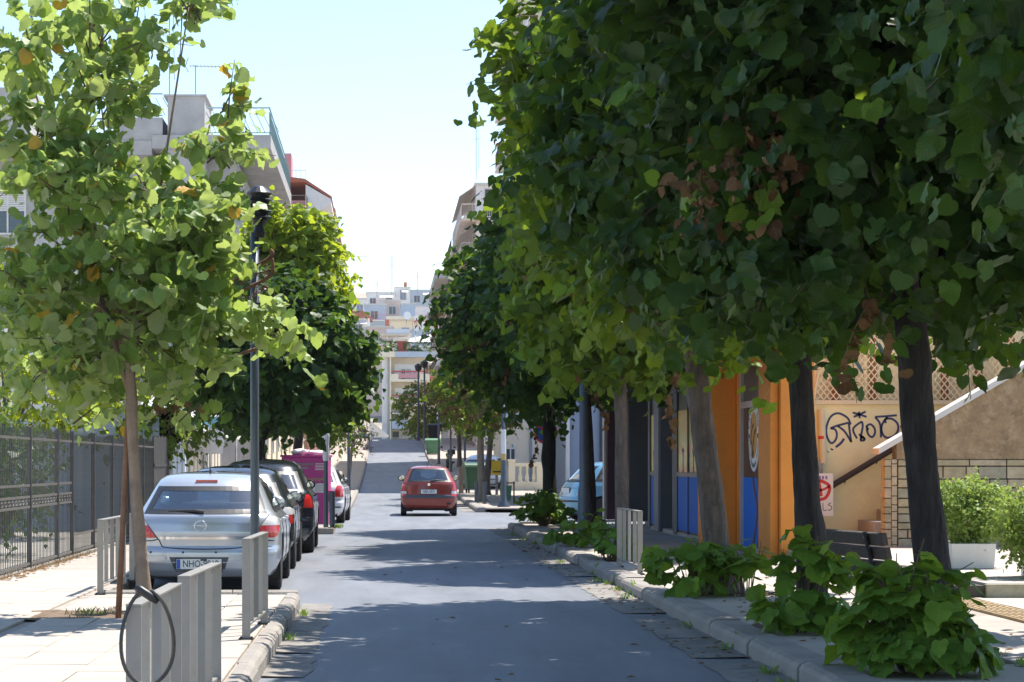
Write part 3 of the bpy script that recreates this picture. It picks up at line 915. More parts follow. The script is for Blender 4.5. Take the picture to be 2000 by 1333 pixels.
tag(bpy.data.objects['tree_stake'], 'thin reddish brown wooden stake leaning against the young lime trunk', 'stake')
make_tree('lime_tree', 'dense dark lime tree on the left pavement behind the parked dark cars', (-2.35, 40.5, SW), top_at(512, 800, 40.5), .13, .10,
          (-2.08, 40.3, 3.45), (1.25, 1.5, 1.25), 950, 9, .165, 1, M['leaf_dark'], M['bark_dark'], 44, LEFTROW, singles=150, flat_bottom=2.38, bright=.06,
          extra=[((-1.0, 39.6, 3.3), (.5, .6, .6), 130)])
make_tree('lime_tree', 'taller sunlit yellow green lime tree behind the dense dark one on the left', (-2.1, 52.3, SW), top_at(582, 820, 52.3), .14, .10,
          (-2.2, 50.5, 5.3), (1.1, 1.5, 1.9), 760, 9, .165, 1, M['leaf_bright'], M['bark_dark'], 47, LEFTROW, singles=90, flat_bottom=2.7,
          extra=[((-1.7, 49, 6.3), (.35, .6, .9), 110), ((-2.5, 49, 6.4), (.5, .6, .8), 110)])
make_tree('small_tree', 'small half dead tree with brown leaves beside the far left kerb', (-1.55, 92, gz(92) + SW), top_at(692, 860, 92), .06, .05,
          (-1.45, 92, gz(92) + 2.55), (.75, .8, .7), 120, 7, .13, 0, M['leaf_mid'], M['bark_pale'], 51, LEFTROW, dry=.75, limbs=5)
make_tree('lime_tree', 'lime tree low on the far left pavement with its crown against the pale apartment block', (-1.9, 72, SW), top_at(640, 810, 72), .12, .09,
          (-1.9, 72, 3.5), (.95, 1.4, 1.2), 330, 8, .16, 0, M['leaf_mid'], M['bark_dark'], 53, LEFTROW, dry=.06, flat_bottom=2.2)
make_tree('garden_tree', 'leafy garden tree with yellow green crown behind the iron fence at the left edge', (-7.6, 44, 0), (-7.5, 44, 2.4), .16, .11,
          (-7.3, 44, 3.6), (1.9, 1.9, 1.75), 520, 8, .14, 0, M['leaf_bright'], M['bark_grey'], 56, 'trees in the yard behind the iron fence', flat_bottom=1.9)
make_tree('garden_shrub', 'dark leafy shrub close behind the iron fence at the left edge', (-6.3, 33, 0), (-6.3, 33, .9), .05, .03,
          (-6.2, 33.5, 1.45), (.8, 2.6, .75), 330, 8, .10, 0, M['leaf_dark'], M['bark_grey'], 57, None, cat='shrub', limbs=4, flat_bottom=.5)
make_tree('garden_tree', 'darker garden tree behind the iron fence, half hidden by the young lime', (-6.0, 50, 0), (-5.9, 50, 2.2), .16, .11,
          (-5.6, 50, 3.0), (1.6, 1.7, 1.5), 480, 8, .14, 0, M['leaf_mid'], M['bark_grey'], 58, 'trees in the yard behind the iron fence', flat_bottom=1.6)

# shoots sprouting round the feet of the right-hand trees
def shoots(label, cen, rad, n, per, size, seed, singles, lm=M['leaf_shoot']):
    c = Vector(cen); root = empty('sucker_shoots', (c.x, c.y, SW - .02), label=label, cat='leafy shoots', group='leafy shoots growing round the tree feet')
    r = np.random.default_rng(seed)
    D = unit(r.normal(0, 1, (n, 3)) + np.array([0, -.25, .35])); D[:, 2] = np.abs(D[:, 2])
    q = .30 + .62 * r.random(n) ** .6
    C = np.array([c.x, c.y, SW + .12]) + D * q[:, None] * np.array(rad) * lumpy(D, seed, 6, .2)[:, None]
    A = unit(D * np.array([1, 1, .7]) + np.array([0, -.1, .35]) + r.normal(0, .25, (n, 3)))
    LL = r.uniform(.15, .30, n)
    P, F, S = sprays(C, A, LL, per, size, np.array([c.x, c.y, SW - .2]), up=.32, outw=.95, jit=.42, droop=.75)
    P[:, 2] = np.maximum(P[:, 2], SW + .09)
    st = MB()
    for i in range(n):
        p = Vector(C[i]) - root.location; b = Vector((D[i, 0] * .08, D[i, 1] * .08, 0))
        st.tube([b, b.lerp(p, .6) + Vector((0, 0, .05)), p, p + Vector(A[i]) * LL[i]], [.008, .006, .005, .003], 4, cap=False)
    st.build('stems', M['twig'], root, kind='stuff')
    near = pick_front(P, S, singles)
    rest = np.ones(len(P), dtype=bool); rest[near] = False
    o = np.array(root.location)
    for i in near: single_leaf(P[i] - o, F[i], S[i], lm, root)
    if rest.sum(): link('leaf_mass', leaves_mesh('leaf_mass', P[rest] - o, F[rest], S[rest], 2, lm), root, kind='stuff')
shoots('largest clump of leafy shoots, round the foot of the nearest right tree', (3.46, 14.3, 0), (.40, .42, .64), 50, 5, .17, 61, 220)
shoots('tall leafy shoots round the trunk at the left end of the bench', (3.42, 17.9, 0), (.30, .32, .60), 26, 5, .165, 62, 120)
shoots('leafy shoots on the left of the leaning grey trunk before the orange shop', (3.18, 22.7, 0), (.40, .4, .42), 24, 5, .17, 63, 110)
shoots('sparse low shoots on the right of the leaning grey trunk', (3.72, 22.6, 0), (.28, .3, .42), 12, 4, .18, 64, 40)
shoots('round bush of shoots at the foot of the corner tree by the blue car', (3.55, 48.9, 0), (.6, .5, .62), 50, 5, .165, 65, 80)
shoots('low weedy shoots just behind the grey railing on the right', (3.20, 31.0, 0), (.36, .35, .36), 16, 4, .17, 66, 40)
shoots('small shoots at the foot of the dark blue lamp post', (3.15, 35.8, 0), (.45, .4, .4), 18, 4, .16, 67, 40)

# strings of withered leaves hanging under the crowns
def dry_string(px, py, d, length, seed):
    p = at(px, py, d); r = np.random.default_rng(seed)
    n = int(length / .045)
    root = empty('withered_leaf_string', p, label=None)
    tt = np.linspace(0, 1, n)
    P = np.stack([np.sin(tt * 5 + seed) * .05 - .12 * tt * (1 if seed % 2 else -1), r.normal(0, .03, n), -tt * length], 1) + r.normal(0, .018, (n, 3))
    F = frames(r.normal(0, 1, (n, 3)), np.array([0, 0, -1.0]) + r.normal(0, .35, (n, 3)))
    S = r.uniform(.07, .12, n)
    MB().tube([(0, 0, .12)] + [tuple(p_) for p_ in P[::4]], .004, 4).build('stem', M['twig'], root)
    for i in range(n): single_leaf(P[i], F[i], S[i], M['leaf_dry'], root)
    return root
for args, lab in (((1690, 585, 14.6, .55, 1), 'longest string of withered brown leaves, hanging between the two near right trunks'),
                  ((1722, 660, 14.7, .22, 2), 'short withered leaf string just left of the nearest right trunk'),
                  ((1322, 735, 24.0, .72, 3), 'withered leaf string hanging left of the leaning grey trunk'),
                  ((1166, 765, 33.0, .55, 4), 'withered leaf string hanging beside the dark blue lamp post'),
                  ((1050, 850, 49.0, .62, 5), 'withered leaf string hanging left of the corner tree trunk')):
    tag(dry_string(*args), lab, 'dead leaves', 'withered leaf strings hanging from the right trees')

# ------------------------------------------------------------------ vehicles
def interp(tab, z): return float(np.interp(z, [t[0] for t in tab], [t[1] for t in tab]))

class Hull:
    """Car body described by half width, rear and front outline over height. Rear at y=0, front at +y, ground z=0."""
    def __init__(s, W, YR, YF, H, cap=.45, n=2.6, zmin=.2):
        s.W, s.YR, s.YF, s.H, s.cap, s.n, s.zmin = W, YR, YF, H, cap, n, zmin
    def w(s, z): return max(.02, interp(s.W, z))
    def rear(s, x, z, off=0.0):
        u = min(abs(x) / s.w(z), 1.0)
        return interp(s.YR, z) + s.cap * (1 - (1 - u ** s.n) ** (1 / s.n)) - off
    def front(s, x, z, off=0.0):
        u = min(abs(x) / s.w(z), 1.0)
        return interp(s.YF, z) - s.cap * 1.2 * (1 - (1 - u ** s.n) ** (1 / s.n)) + off
    def side(s, y, z, off=0.0):
        w = s.w(z); a, b = interp(s.YR, z) + s.cap, interp(s.YF, z) - s.cap * 1.2
        if y < a: u = min((a - y) / s.cap, 1)
        elif y > b: u = min((y - b) / (s.cap * 1.2), 1)
        else: u = 0
        return w * max(0, 1 - u ** s.n) ** (1 / s.n) + off
    def body(s, wheels, rw, holes, nz=64):
        zs = list(np.linspace(s.zmin, s.H - .12, nz)) + list(np.linspace(s.H - .11, s.H, 9))
        M1, M2, M3 = 22, 64, 14
        mb = MB(); ring = None
        info = []
        for z in zs:
            row = []
            pts = []
            for k in range(-M1, M1 + 1):
                t = k / M1 * math.pi / 2
                u = math.sin(t)
                x = s.w(z) * math.copysign(abs(u) ** .9, u)
                pts.append((x, s.rear(x, z), 'r'))
            a, b = interp(s.YR, z) + s.cap, interp(s.YF, z) - s.cap * 1.2
            for k in range(1, M2): pts.append((s.w(z), a + (b - a) * k / M2, 's'))
            for k in range(-M3, M3 + 1):
                u = -math.sin(k / M3 * math.pi / 2)
                x = s.w(z) * u
                pts.append((x, s.front(x, z), 'f'))
            for k in range(M2 - 1, 0, -1): pts.append((-s.w(z), a + (b - a) * k / M2, 's'))
            info.append([(p[0], p[1], z) for p in pts])
        n = len(info[0]); V = [p for r_ in info for p in r_]
        V = [list(p) for p in V]
        faces = []
        def cut(c):
            x, y, z = c
            for wy in wheels:
                if (y - wy) ** 2 + (z - rw) ** 2 < (rw * 1.17) ** 2 and abs(x) > .55: return True
            for h in holes:
                if h(x, y, z): return True
            return False
        for j in range(len(info) - 1):
            for i in range(n):
                q = (j * n + i, j * n + (i + 1) % n, (j + 1) * n + (i + 1) % n, (j + 1) * n + i)
                c = [sum(V[k][a] for k in q) / 4 for a in range(3)]
                if not cut(c): faces.append(q)
        for v in V:       # round wheel arches
            for wy in wheels:
                dy, dz = v[1] - wy, v[2] - rw; r_ = math.hypot(dy, dz)
                if 1e-6 < r_ < rw * 1.17 and abs(v[0]) > .55 and r_ > rw * .85:
                    k = rw * 1.17 / r_
                    v[1], v[2] = wy + dy * k, rw + dz * k
        top = (len(info) - 1) * n
        faces.append(tuple(top + i for i in range(n)))
        faces.append(tuple(range(n - 1, -1, -1)))
        return MB().add(V, faces)

def rowpatch(zs, lo, hi, nc, proj):
    """A patch given by left/right limits on each height, projected on the hull."""
    vs, fs = [], []
    for z in zs:
        a, b = lo(z), hi(z)
        for i in range(nc + 1): vs.append(proj(a + (b - a) * i / nc, z))
    w = nc + 1
    for j in range(len(zs) - 1):
        for i in range(nc): fs.append((j * w + i, j * w + i + 1, (j + 1) * w + i + 1, (j + 1) * w + i))
    return vs, fs

def tab(*p): return lambda z: float(np.interp(z, [q[0] for q in p], [q[1] for q in p]))

def wheel(parent, x, y, r, wdt, spokes=7, name='wheel', rim_m='alloy'):
    s = 1 if x > 0 else -1
    w = empty(name, (x, y, r)); w.parent = parent
    tb = MB().lathe([(r * .62, -wdt / 2), (r * .90, -wdt / 2), (r * .97, -wdt / 2 * .88), (r, -wdt / 2 * .6), (r, wdt / 2 * .6), (r * .97, wdt / 2 * .88), (r * .90, wdt / 2), (r * .62, wdt / 2)], n=28, axis='x')
    for k in range(28):      # tread grooves stand as low blocks
        a = 2 * math.pi * k / 28
        for q in (-.3, 0, .3):
            c, d = math.cos(a), math.sin(a)
            tb.box(q * wdt - .022, q * wdt + .022, r * c - .02, r * c + .02, r * d - .004, r * d + .004)
    tb.build('tyre', M['rubber'], w, smooth=False)
    rim = MB().lathe([(r * .64, s * wdt * .46), (r * .60, s * wdt * .40), (r * .58, s * wdt * .18), (.01, s * wdt * .16)], n=24, axis='x')
    for k in range(spokes):
        a = 2 * math.pi * k / spokes
        c, d = math.cos(a), math.sin(a)
        e, f = -d, c
        h = r * .07
        x0, x1 = s * wdt * .22, s * wdt * .42
        vs = []
        for rr, hh in ((r * .1, h * .8), (r * .61, h * 1.5)):
            for xx in (x0, x1):
                for sg in (-1, 1):
                    vs.append((xx, rr * c + e * hh * sg, rr * d + f * hh * sg))
        rim.add(vs, [(0, 1, 3, 2), (4, 6, 7, 5), (0, 2, 6, 4), (1, 5, 7, 3), (2, 3, 7, 6), (0, 4, 5, 1)])
    rim.lathe([(r * .16, s * wdt * .2), (r * .15, s * wdt * .44), (.01, s * wdt * .46)], n=12, axis='x')
    rim.build('rim', M[rim_m], w)
    return w

def text_mesh(body, size, m, align='CENTER', extrude=.002):
    cu = bpy.data.curves.new('lettering', 'FONT')
    cu.body = body; cu.size = size; cu.align_x = align; cu.align_y = 'CENTER'; cu.extrude = extrude
    cu.resolution_u = 3
    o = bpy.data.objects.new('lettering', cu)
    COL.objects.link(o)
    me = bpy.data.meshes.new_from_object(o)
    bpy.data.objects.remove(o)
    me.materials.clear(); me.materials.append(m)
    return me

ROT_REAR = Matrix(((1, 0, 0), (0, 0, -1), (0, 1, 0)))     # text upright, facing -y
ROT_STREET = Matrix(((0, 0, -1), (-1, 0, 0), (0, 1, 0)))   # text upright on a plane facing -x

def plate(parent, x, z, y, txt, w=.52, h=.115, euro=True):
    p = MB().box(x - w / 2 - .012, x + w / 2 + .012, y - .002, y + .016, z - h / 2 - .016, z + h / 2 + .012).build('number_plate', M['black_plastic'], parent)
    MB().box(x - w / 2, x + w / 2, y - .008, y + .004, z - h / 2, z + h / 2).build('plate_face', M['plate_white'], p)
    if euro:
        MB().box(x - w / 2 + .003, x - w / 2 + .045, y - .0105, y - .006, z - h / 2 + .003, z + h / 2 - .003).build('blue_band', M['plate_blue'], p)
    t = link('lettering', text_mesh(txt, h * .98, M['ink'], extrude=.001), p)
    t.matrix_basis = Matrix.Translation((x + (.02 if euro else 0), y - .0105, z)) @ (ROT_REAR @ Matrix.Diagonal((w / .52 * .80, 1, 1))).to_4x4()
    return p

def car(name, label, loc, rz, hull, paint, P, group=None, cat='car'):
    root = empty(name, loc, rz, label, cat, group)
    wy0, wy1, rw = P['wheels']; tw = P.get('tyre', .2)
    zb0, zb1 = P['rw_z']          # rear window bottom and top
    rwl, rwh = P['rw_x']          # half widths at bottom and top
    rhalf = lambda z: np.interp(z, [zb0, zb1], [rwl, rwh])
    sb0, sb1 = P['sw_z']; sya, syb = P['sw_y']     # side window rows: rear and front limits as tables
    wb0, wb1 = P['ws_z']; wsl = P['ws_x']
    yc = (wy0 + wy1) / 2
    holes = [lambda x, y, z: y < yc and zb0 + .03 < z < zb1 - .03 and abs(x) < rhalf(z) - .03 and y < hull.rear(x, z) + .05,
             lambda x, y, z: sb0 + .03 < z < sb1 - .03 and sya(z) + .05 < y < syb(z) - .05 and abs(x) > hull.side(y, z) - .03,
             lambda x, y, z: y > yc and wb0 + .03 < z < wb1 - .03 and abs(x) < wsl(z) - .03 and y > hull.front(x, z) - .06]
    hull.body([wy0, wy1], rw, holes).build('body', M[paint], root, smooth=True)
    # glazing with black borders
    zs = np.linspace(zb0, zb1, 12)
    pr = lambda o: (lambda x, z: (x, hull.rear(x, z, o), z))
    MB().add(*rowpatch(zs, lambda z: -rhalf(z), rhalf, 18, pr(.002))).build('rear_window', M['glass'], root, smooth=True)
    fr = MB(); b = P.get('border', .05)
    fr.add(*rowpatch(zs, lambda z: -rhalf(z) - .004, lambda z: -rhalf(z) + b * 1.5, 3, pr(.006)))
    fr.add(*rowpatch(zs, lambda z: rhalf(z) - b * 1.5, lambda z: rhalf(z) + .004, 3, pr(.006)))
    fr.add(*rowpatch(np.linspace(zb0 - .004, zb0 + b, 3), lambda z: -rhalf(z), rhalf, 16, pr(.0075)))
    fr.add(*rowpatch(np.linspace(zb1 - b, zb1 + .004, 3), lambda z: -rhalf(z), rhalf, 16, pr(.0075)))
    fr.build('window_border', M['black_plastic'], root)
    zs2 = np.linspace(sb0, sb1, 8)
    for sg in (-1, 1):
        ps = lambda o: (lambda y, z: (sg * hull.side(y, z, o), y, z))
        MB().add(*rowpatch(zs2, sya, syb, 20, ps(.002))).build('side_window', M['glass'], root, smooth=True)
        f2 = MB()
        f2.add(*rowpatch(zs2, lambda z: sya(z) - .01, lambda z: sya(z) + .07, 2, ps(.006)))
        f2.add(*rowpatch(zs2, lambda z: syb(z) - .07, lambda z: syb(z) + .01, 2, ps(.006)))
        f2.add(*rowpatch(np.linspace(sb0 - .01, sb0 + .05, 3), sya, syb, 14, ps(.0075)))
        f2.add(*rowpatch(np.linspace(sb1 - .05, sb1 + .01, 3), sya, syb, 14, ps(.0075)))
        for py in P['pillars']:
            f2.add(*rowpatch(zs2, lambda z: py - .045 + (z - sb0) * P.get('plean', .1), lambda z: py + .045 + (z - sb0) * P.get('plean', .1), 1, ps(.0085)))
        f2.build('window_border', M['black_plastic'], root)
        # door seams, handles, mirror
        sm = MB()
        for py in P['seams']:
            sm.tube([(sg * hull.side(py + (z - .3) * .06, z, .001), py + (z - .3) * .06, z) for z in np.linspace(.32, sb0, 9)], .004, 4)
        sm.tube([(sg * hull.side(y_, .30, .001), y_, .30) for y_ in np.linspace(wy0 + rw * 1.3, wy1 - rw * 1.3, 12)], .005, 4)
        sm.build('door_seam', M['ink'], root)
        for py in P['seams'][:2]:
            z = sb0 - .10
            MB().tube([(sg * hull.side(py + .12, z, .0), py + .12, z), (sg * hull.side(py + .15, z, .03), py + .15, z), (sg * hull.side(py + .27, z, .03), py + .27, z), (sg * hull.side(py + .3, z, .0), py + .3, z)], .012, 6).build('door_handle', M[P.get('handle', paint)], root)
        my = P['mirror']; mz = sb0 + .07
        mx = sg * (hull.side(my, mz) + .12)
        mir = MB(); mir.ball((mx, my, mz), (.115, .075, .082), 14, 8)
        mir.tube([(sg * hull.side(my, mz - .03), my + .03, mz - .03), (mx, my + .01, mz - .02)], .03, 6)
        mo = mir.build('wing_mirror', M[P.get('mirror_m', paint)], root, smooth=True)
        g = MB(); g.lathe([(.0, 0), (.072, 0)], (0, 0, 0), 16, 'y')
        g.v = [(mx + v[0] * 1.15, my - .077, mz + v[2] * .85) for v in g.v]
        g.build('mirror_glass', M['chrome'], mo)
    zs3 = np.linspace(wb0, wb1, 8)
    MB().add(*rowpatch(zs3, lambda z: -wsl(z), wsl, 14, lambda x, z: (x, hull.front(x, z, .003), z))).build('windscreen', M['glass'], root, smooth=True)
    # lamps
    for sg in (-1, 1):
        for nm, m, z0, z1, a, c in P['lamps']:
            zz = np.linspace(z0, z1, 7)
            vs, fs = rowpatch(zz, a, c, 7, lambda x, z: (sg * x, hull.rear(x, z, .014), z))
            MB().add(vs, fs).build(nm, M[m], root, smooth=True)
    # seams and trims across the tail
    for pts, r, m, nm, off in P.get('lines', ()):
        full = smooth_path([(x, 0, z) for x, z in pts], 5)
        MB().tube([(p.x, hull.rear(p.x, p.z, off), p.z) for p in full], r, 6).build(nm, M[m], root, smooth=True)
    for nm, m, z0, z1, a, c, off in P.get('patches', ()):
        zz = np.linspace(z0, z1, 5)
        MB().add(*rowpatch(zz, a, c, 16, lambda x, z: (x, hull.rear(x, z, off), z))).build(nm, M[m], root, smooth=True)
    # cabin
    cab = MB()
    for sx in (-.36, .36):
        for sy in P['seats']:
            cab.box(sx - .24, sx + .24, sy, sy + .16, .35, sb0 + .06, ch=.05)
            cab.box(sx - .13, sx + .13, sy - .02, sy + .09, sb0 + .10, sb0 + .29, ch=.04)
            cab.box(sx - .24, sx + .24, sy + .1, sy + .6, .3, .5)
    cab.box(-.6, .6, P['seats'][-1] + .9, P['seats'][-1] + 1.25, .4, sb0 + .02)
    cab.box(-.62, .62, .35, P['seats'][0], .4, sb0 - .03)
    cab.build('seats', M['seat_fabric'], root)
    ub = MB().box(-hull.w(.3) + .13, hull.w(.3) - .13, .25, interp(hull.YF, .3) - .3, .16, .34)
    ub.build('underbody', M['rubber'], root)
    for wy in (wy0, wy1):
        for sg in (-1, 1):
            lin = MB()
            n = 14
            vs = []
            for k in range(n + 1):
                a = math.pi * (k / n * 1.3 - .15)
                for x in (.45, hull.w(.5) - .015):
                    vs.append((sg * x, wy + rw * 1.16 * math.cos(a), rw + rw * 1.16 * math.sin(a)))
            lin.add(vs, [(2 * k, 2 * k + 1, 2 * k + 3, 2 * k + 2) for k in range(n)])
            lin.box(sg * .45 - .01, sg * .45 + .01, wy - rw * 1.1, wy + rw * 1.1, .2, rw * 2.1)
            lin.build('wheel_arch', M['rubber'], root)
    tx = P['track']
    for wy in (wy0, wy1):
        for sg in (-1, 1): wheel(root, sg * tx, wy, rw, tw, P.get('spokes', 7), rim_m=P.get('rim', 'alloy'))
    return root

# ---- silver hatchback
def hatch_hull(sx=1.0, sz=1.0, sy=1.0):
    W = [(.18, .77), (.26, .83), (.38, .872), (.5, .882), (.7, .88), (.84, .862), (.90, .815), (.95, .775), (1.1, .70), (1.24, .635), (1.31, .59), (1.35, .53), (1.375, .44), (1.395, .30), (1.405, .02)]
    YR = [(.18, .14), (.26, .05), (.36, .0), (.47, 0.0), (.51, .015), (.53, .045), (.70, .04), (.80, .055), (.88, .085), (.905, .11), (.93, .15), (1.22, .53), (1.28, .60), (1.33, .70), (1.37, .85), (1.405, 1.9)]
    YF = [(.18, 4.12), (.35, 4.24), (.55, 4.22), (.66, 4.12), (.74, 3.8), (.84, 3.35), (.92, 3.05), (1.28, 2.4), (1.34, 2.2), (1.38, 2.0), (1.405, 1.95)]
    f = lambda T, k: [(z * sz, v * k) for z, v in T]
    return Hull(f(W, sx), f(YR, 1.0 if sy == 1 else sy), f(YF, sy), 1.405 * sz, zmin=.18 * sz)
HATCH = dict(wheels=(.80, 3.41, .315), track=.765, tyre=.205, rw_z=(.915, 1.225), rw_x=(.715, .585), sw_z=(.935, 1.265),
             sw_y=(tab((.935, .62), (1.265, .95)), tab((.935, 2.95), (1.265, 2.3))), ws_z=(.945, 1.275), ws_x=tab((.945, .70), (1.275, .56)),
             pillars=(1.35, 2.25), seams=(1.0, 1.98, 2.98), mirror=2.75, seats=(1.05, 2.0),
             lamps=[('tail_light', 'red_lens', .635, .775, tab((.635, .555), (.775, .655)), tab((.635, .80), (.66, .845), (.775, .865))),
                    ('tail_light_lens', 'white_lens', .778, .885, tab((.778, .657), (.885, .735)), tab((.778, .865), (.85, .86), (.885, .80)))],
             lines=[([(-.80, .60), (-.62, .60), (-.53, .615), (-.50, .56), (-.43, .522), (0, .508), (.43, .522), (.50, .56), (.53, .615), (.62, .60), (.80, .60)], .006, 'ink', 'tailgate_seam', .003),
                    ([(-.54, .625), (-.66, .78), (-.74, .905)], .006, 'ink', 'tailgate_seam', .004), ([(.54, .625), (.66, .78), (.74, .905)], .006, 'ink', 'tailgate_seam', .004)],
             patches=[('chrome_strip', 'chrome', .618, .650, lambda z: -.515, lambda z: .515, .02),
                      ('bumper_strip', 'silver_paint', .385, .425, lambda z: -.80, lambda z: -.44, .018), ('bumper_strip', 'silver_paint', .385, .425, lambda z: .46, lambda z: .82, .018)])
h1 = hatch_hull()
a_pos = gnd(405, 1157, 0)
astra = car('parked_car', 'silver hatchback parked nearest on the left, seen from behind', (-2.08, 25.4, 0), R(0.4), h1, 'silver_paint', HATCH, 'cars parked along the left kerb')
plate(astra, -.055, .335, h1.rear(-.05, .33, .01), 'NHO-9919')
MB().add(*rowpatch(np.linspace(.24, .415, 5), tab((.24, -.33), (.415, -.40)), tab((.24, .23), (.415, .29)), 8, lambda x, z: (x, h1.rear(x, z, .003), z))).build('plate_recess', M['bumper_grey'], astra)
bd = MB()
for k in range(25):
    a = 2 * math.pi * k / 24
    p = (-.04 + .068 * math.cos(a), h1.rear(0, .775, .014), .775 + .060 * math.sin(a))
    bd.v.append(p)
ringpts = bd.v; bd = MB(); bd.tube(ringpts, .008, 6, cap=False)
bd.tube([(-.135, h1.rear(0, .78, .018), .784), (-.04, h1.rear(0, .78, .018), .777), (.055, h1.rear(0, .78, .018), .768)], [.003, .010, .003], 6)
bd.build('badge', M['chrome'], astra, smooth=True)
wp = MB().tube([(.0, h1.rear(0, .935, .03), .928), (-.10, h1.rear(-.1, .95, .03), .945), (-.42, h1.rear(-.42, .955, .02), .945)], [.025, .022, .010], 6)
wp.build('wiper', M['black_plastic'], astra)
MB().box(-.135, .12, h1.rear(0, 1.285, .02), h1.rear(0, 1.285, -.06), 1.272, 1.302).build('brake_light', M['red_lens'], astra)
MB().tube([(0, 1.05, 1.385), (0, 1.02, 1.45), (-.002, .93, 1.60)], [.016, .004, .002], 6).build('aerial', M['black_plastic'], astra)
sn = MB()
for x in (-.62, -.24, .14, .52): sn.lathe([(.013, h1.rear(x, .47, .006)), (.013, h1.rear(x, .47, -.01))], (x, 0, .47), 10, 'y')
sn.build('parking_sensors', M['ink'], astra, kind='stuff')

# dark cars parked in front of it
def plain(P, **kw):
    Q = dict(P); Q.update(kw); return Q
noplate = plain(HATCH, patches=[('bumper_strip', 'bumper_grey', .385, .425, lambda z: -.80, lambda z: .80, .012)])
c2 = car('parked_car', 'small charcoal hatchback parked between the silver car and the tall black car', (-2.12, 30.6, 0), R(.3), hatch_hull(.98, 1.045, .92), 'charcoal_paint',
         plain(noplate, wheels=(.76, 3.14, .315), mirror=2.5, mirror_m='charcoal_paint', pillars=(1.2, 2.05), seams=(.95, 1.85, 2.75)), 'cars parked along the left kerb')
c3 = car('parked_car', 'tall black hatchback with red tail lamps, third car from the silver one', (-2.04, 36.2, 0), R(.3), hatch_hull(1.0, 1.12, 1.0), 'black_paint',
         plain(noplate, wheels=(.82, 3.4, .335), rw_z=(1.02, 1.36), sw_z=(1.05, 1.40), sw_y=(tab((1.05, .62), (1.40, .95)), tab((1.05, 2.95), (1.40, 2.3))), ws_z=(1.06, 1.41), ws_x=tab((1.06, .70), (1.41, .56)),
               lamps=[('tail_light', 'red_lens', .76, .98, tab((.76, .70), (.98, .74)), tab((.76, .86), (.9, .85), (.98, .80)))], spokes=5), 'cars parked along the left kerb')
for c_, z in ((c2, 1.45), (c3, 1.57)):
    MB().tube([(0, .98, z - .03), (0, .96, z + .06), (0, .85, z + .3)], [.016, .004, .002], 6).build('aerial', M['black_plastic'], c_)
w1 = car('parked_car', 'white hatchback parked beyond the magenta container', (-1.88, 54.5, 0), R(-2.0), hatch_hull(1.0, 1.06, 1.0), 'white_paint',
         plain(noplate, sw_z=(.98, 1.33), sw_y=(tab((.98, .62), (1.33, .95)), tab((.98, 2.95), (1.33, 2.3))), mirror_m='black_plastic', rw_z=(.97, 1.29),
               lamps=[('tail_light', 'red_lens', .66, .95, tab((.66, .62), (.95, .70)), tab((.66, .86), (.9, .86), (.95, .80)))]), 'cars parked along the left kerb')

# ---- red hatchback driving away
W = [(.22, .70), (.30, .745), (.42, .785), (.55, .80), (.75, .795), (.88, .775), (.96, .745), (1.05, .70), (1.25, .60), (1.34, .55), (1.38, .48), (1.41, .38), (1.43, .22), (1.437, .02)]
YR = [(.22, .10), (.30, .03), (.42, 0), (.52, -.01), (.58, 0), (.62, .03), (.90, .06), (.96, .09), (1.34, .42), (1.38, .50), (1.41, .65), (1.437, 1.6)]
YF = [(.22, 3.6), (.4, 3.72), (.58, 3.7), (.68, 3.6), (.76, 3.3), (.88, 2.9), (.95, 2.65), (1.32, 2.1), (1.38, 1.9), (1.437, 1.65)]
h5 = Hull(W, YR, YF, 1.437, cap=.38, n=2.8, zmin=.22)
CORSA = dict(wheels=(.62, 3.05, .275), track=.715, tyre=.165, rw_z=(.975, 1.345), rw_x=(.61, .475), sw_z=(.99, 1.34), border=.035,
             sw_y=(tab((.99, .45), (1.34, .66)), tab((.99, 2.6), (1.34, 2.0))), ws_z=(1.0, 1.33), ws_x=tab((1.0, .62), (1.33, .5)),
             pillars=(1.1, 1.9), seams=(1.3, 2.4, 2.6), mirror=2.25, mirror_m='black_plastic', handle='black_plastic', seats=(.95, 1.7), spokes=9, rim='bumper_grey',
             lamps=[('tail_light', 'red_lens', .575, .63, lambda z: .635, lambda z: .79), ('tail_light_lens', 'white_lens', .632, .705, lambda z: .635, lambda z: .79),
                    ('tail_light', 'red_lens', .707, .93, tab((.7, .635), (.93, .69)), tab((.7, .79), (.93, .775)))],
             lines=[([(-.62, .60), (-.625, .75), (-.60, .97)], .005, 'ink', 'tailgate_seam', .003), ([(.62, .60), (.625, .75), (.60, .97)], .005, 'ink', 'tailgate_seam', .003)],
             patches=[('bumper_strip', 'bumper_grey', .512, .60, lambda z: -.798, lambda z: .798, .016),
                      ('exhaust_recess', 'ink', .33, .39, lambda z: .50, lambda z: .62, .006)])
p5 = gnd(838, 1009, 0)
corsa = car('moving_car', 'old dull red hatchback driving away along the middle of the road', (p5.x, p5.y + .1, 0), R(-.6), h5, 'maroon_paint', CORSA)
plate(corsa, -.005, .695, h5.rear(0, .69, .012), 'NBA-4375', .45, .115, euro=False)
MB().lathe([(.04, -.01), (.035, .01)], (0, h5.rear(0, .895, .012), .895), 12, 'y').build('badge', M['chrome'], corsa)
MB().tube([(.06, h5.rear(.06, 1.0, .02), 1.0), (.2, h5.rear(.2, 1.03, .02), 1.02), (.45, h5.rear(.45, 1.02, .02), 1.01)], [.02, .015, .008], 6).build('wiper', M['black_plastic'], corsa)
MB().tube([(-.02, .75, 1.41), (-.02, .70, 1.50), (-.03, .55, 1.92)], [.014, .005, .003], 6).build('aerial', M['black_plastic'], corsa)
MB().tube([(.55, .05, .26), (.55, .5, .28)], .03, 8).build('exhaust_pipe', M['rust'], corsa)

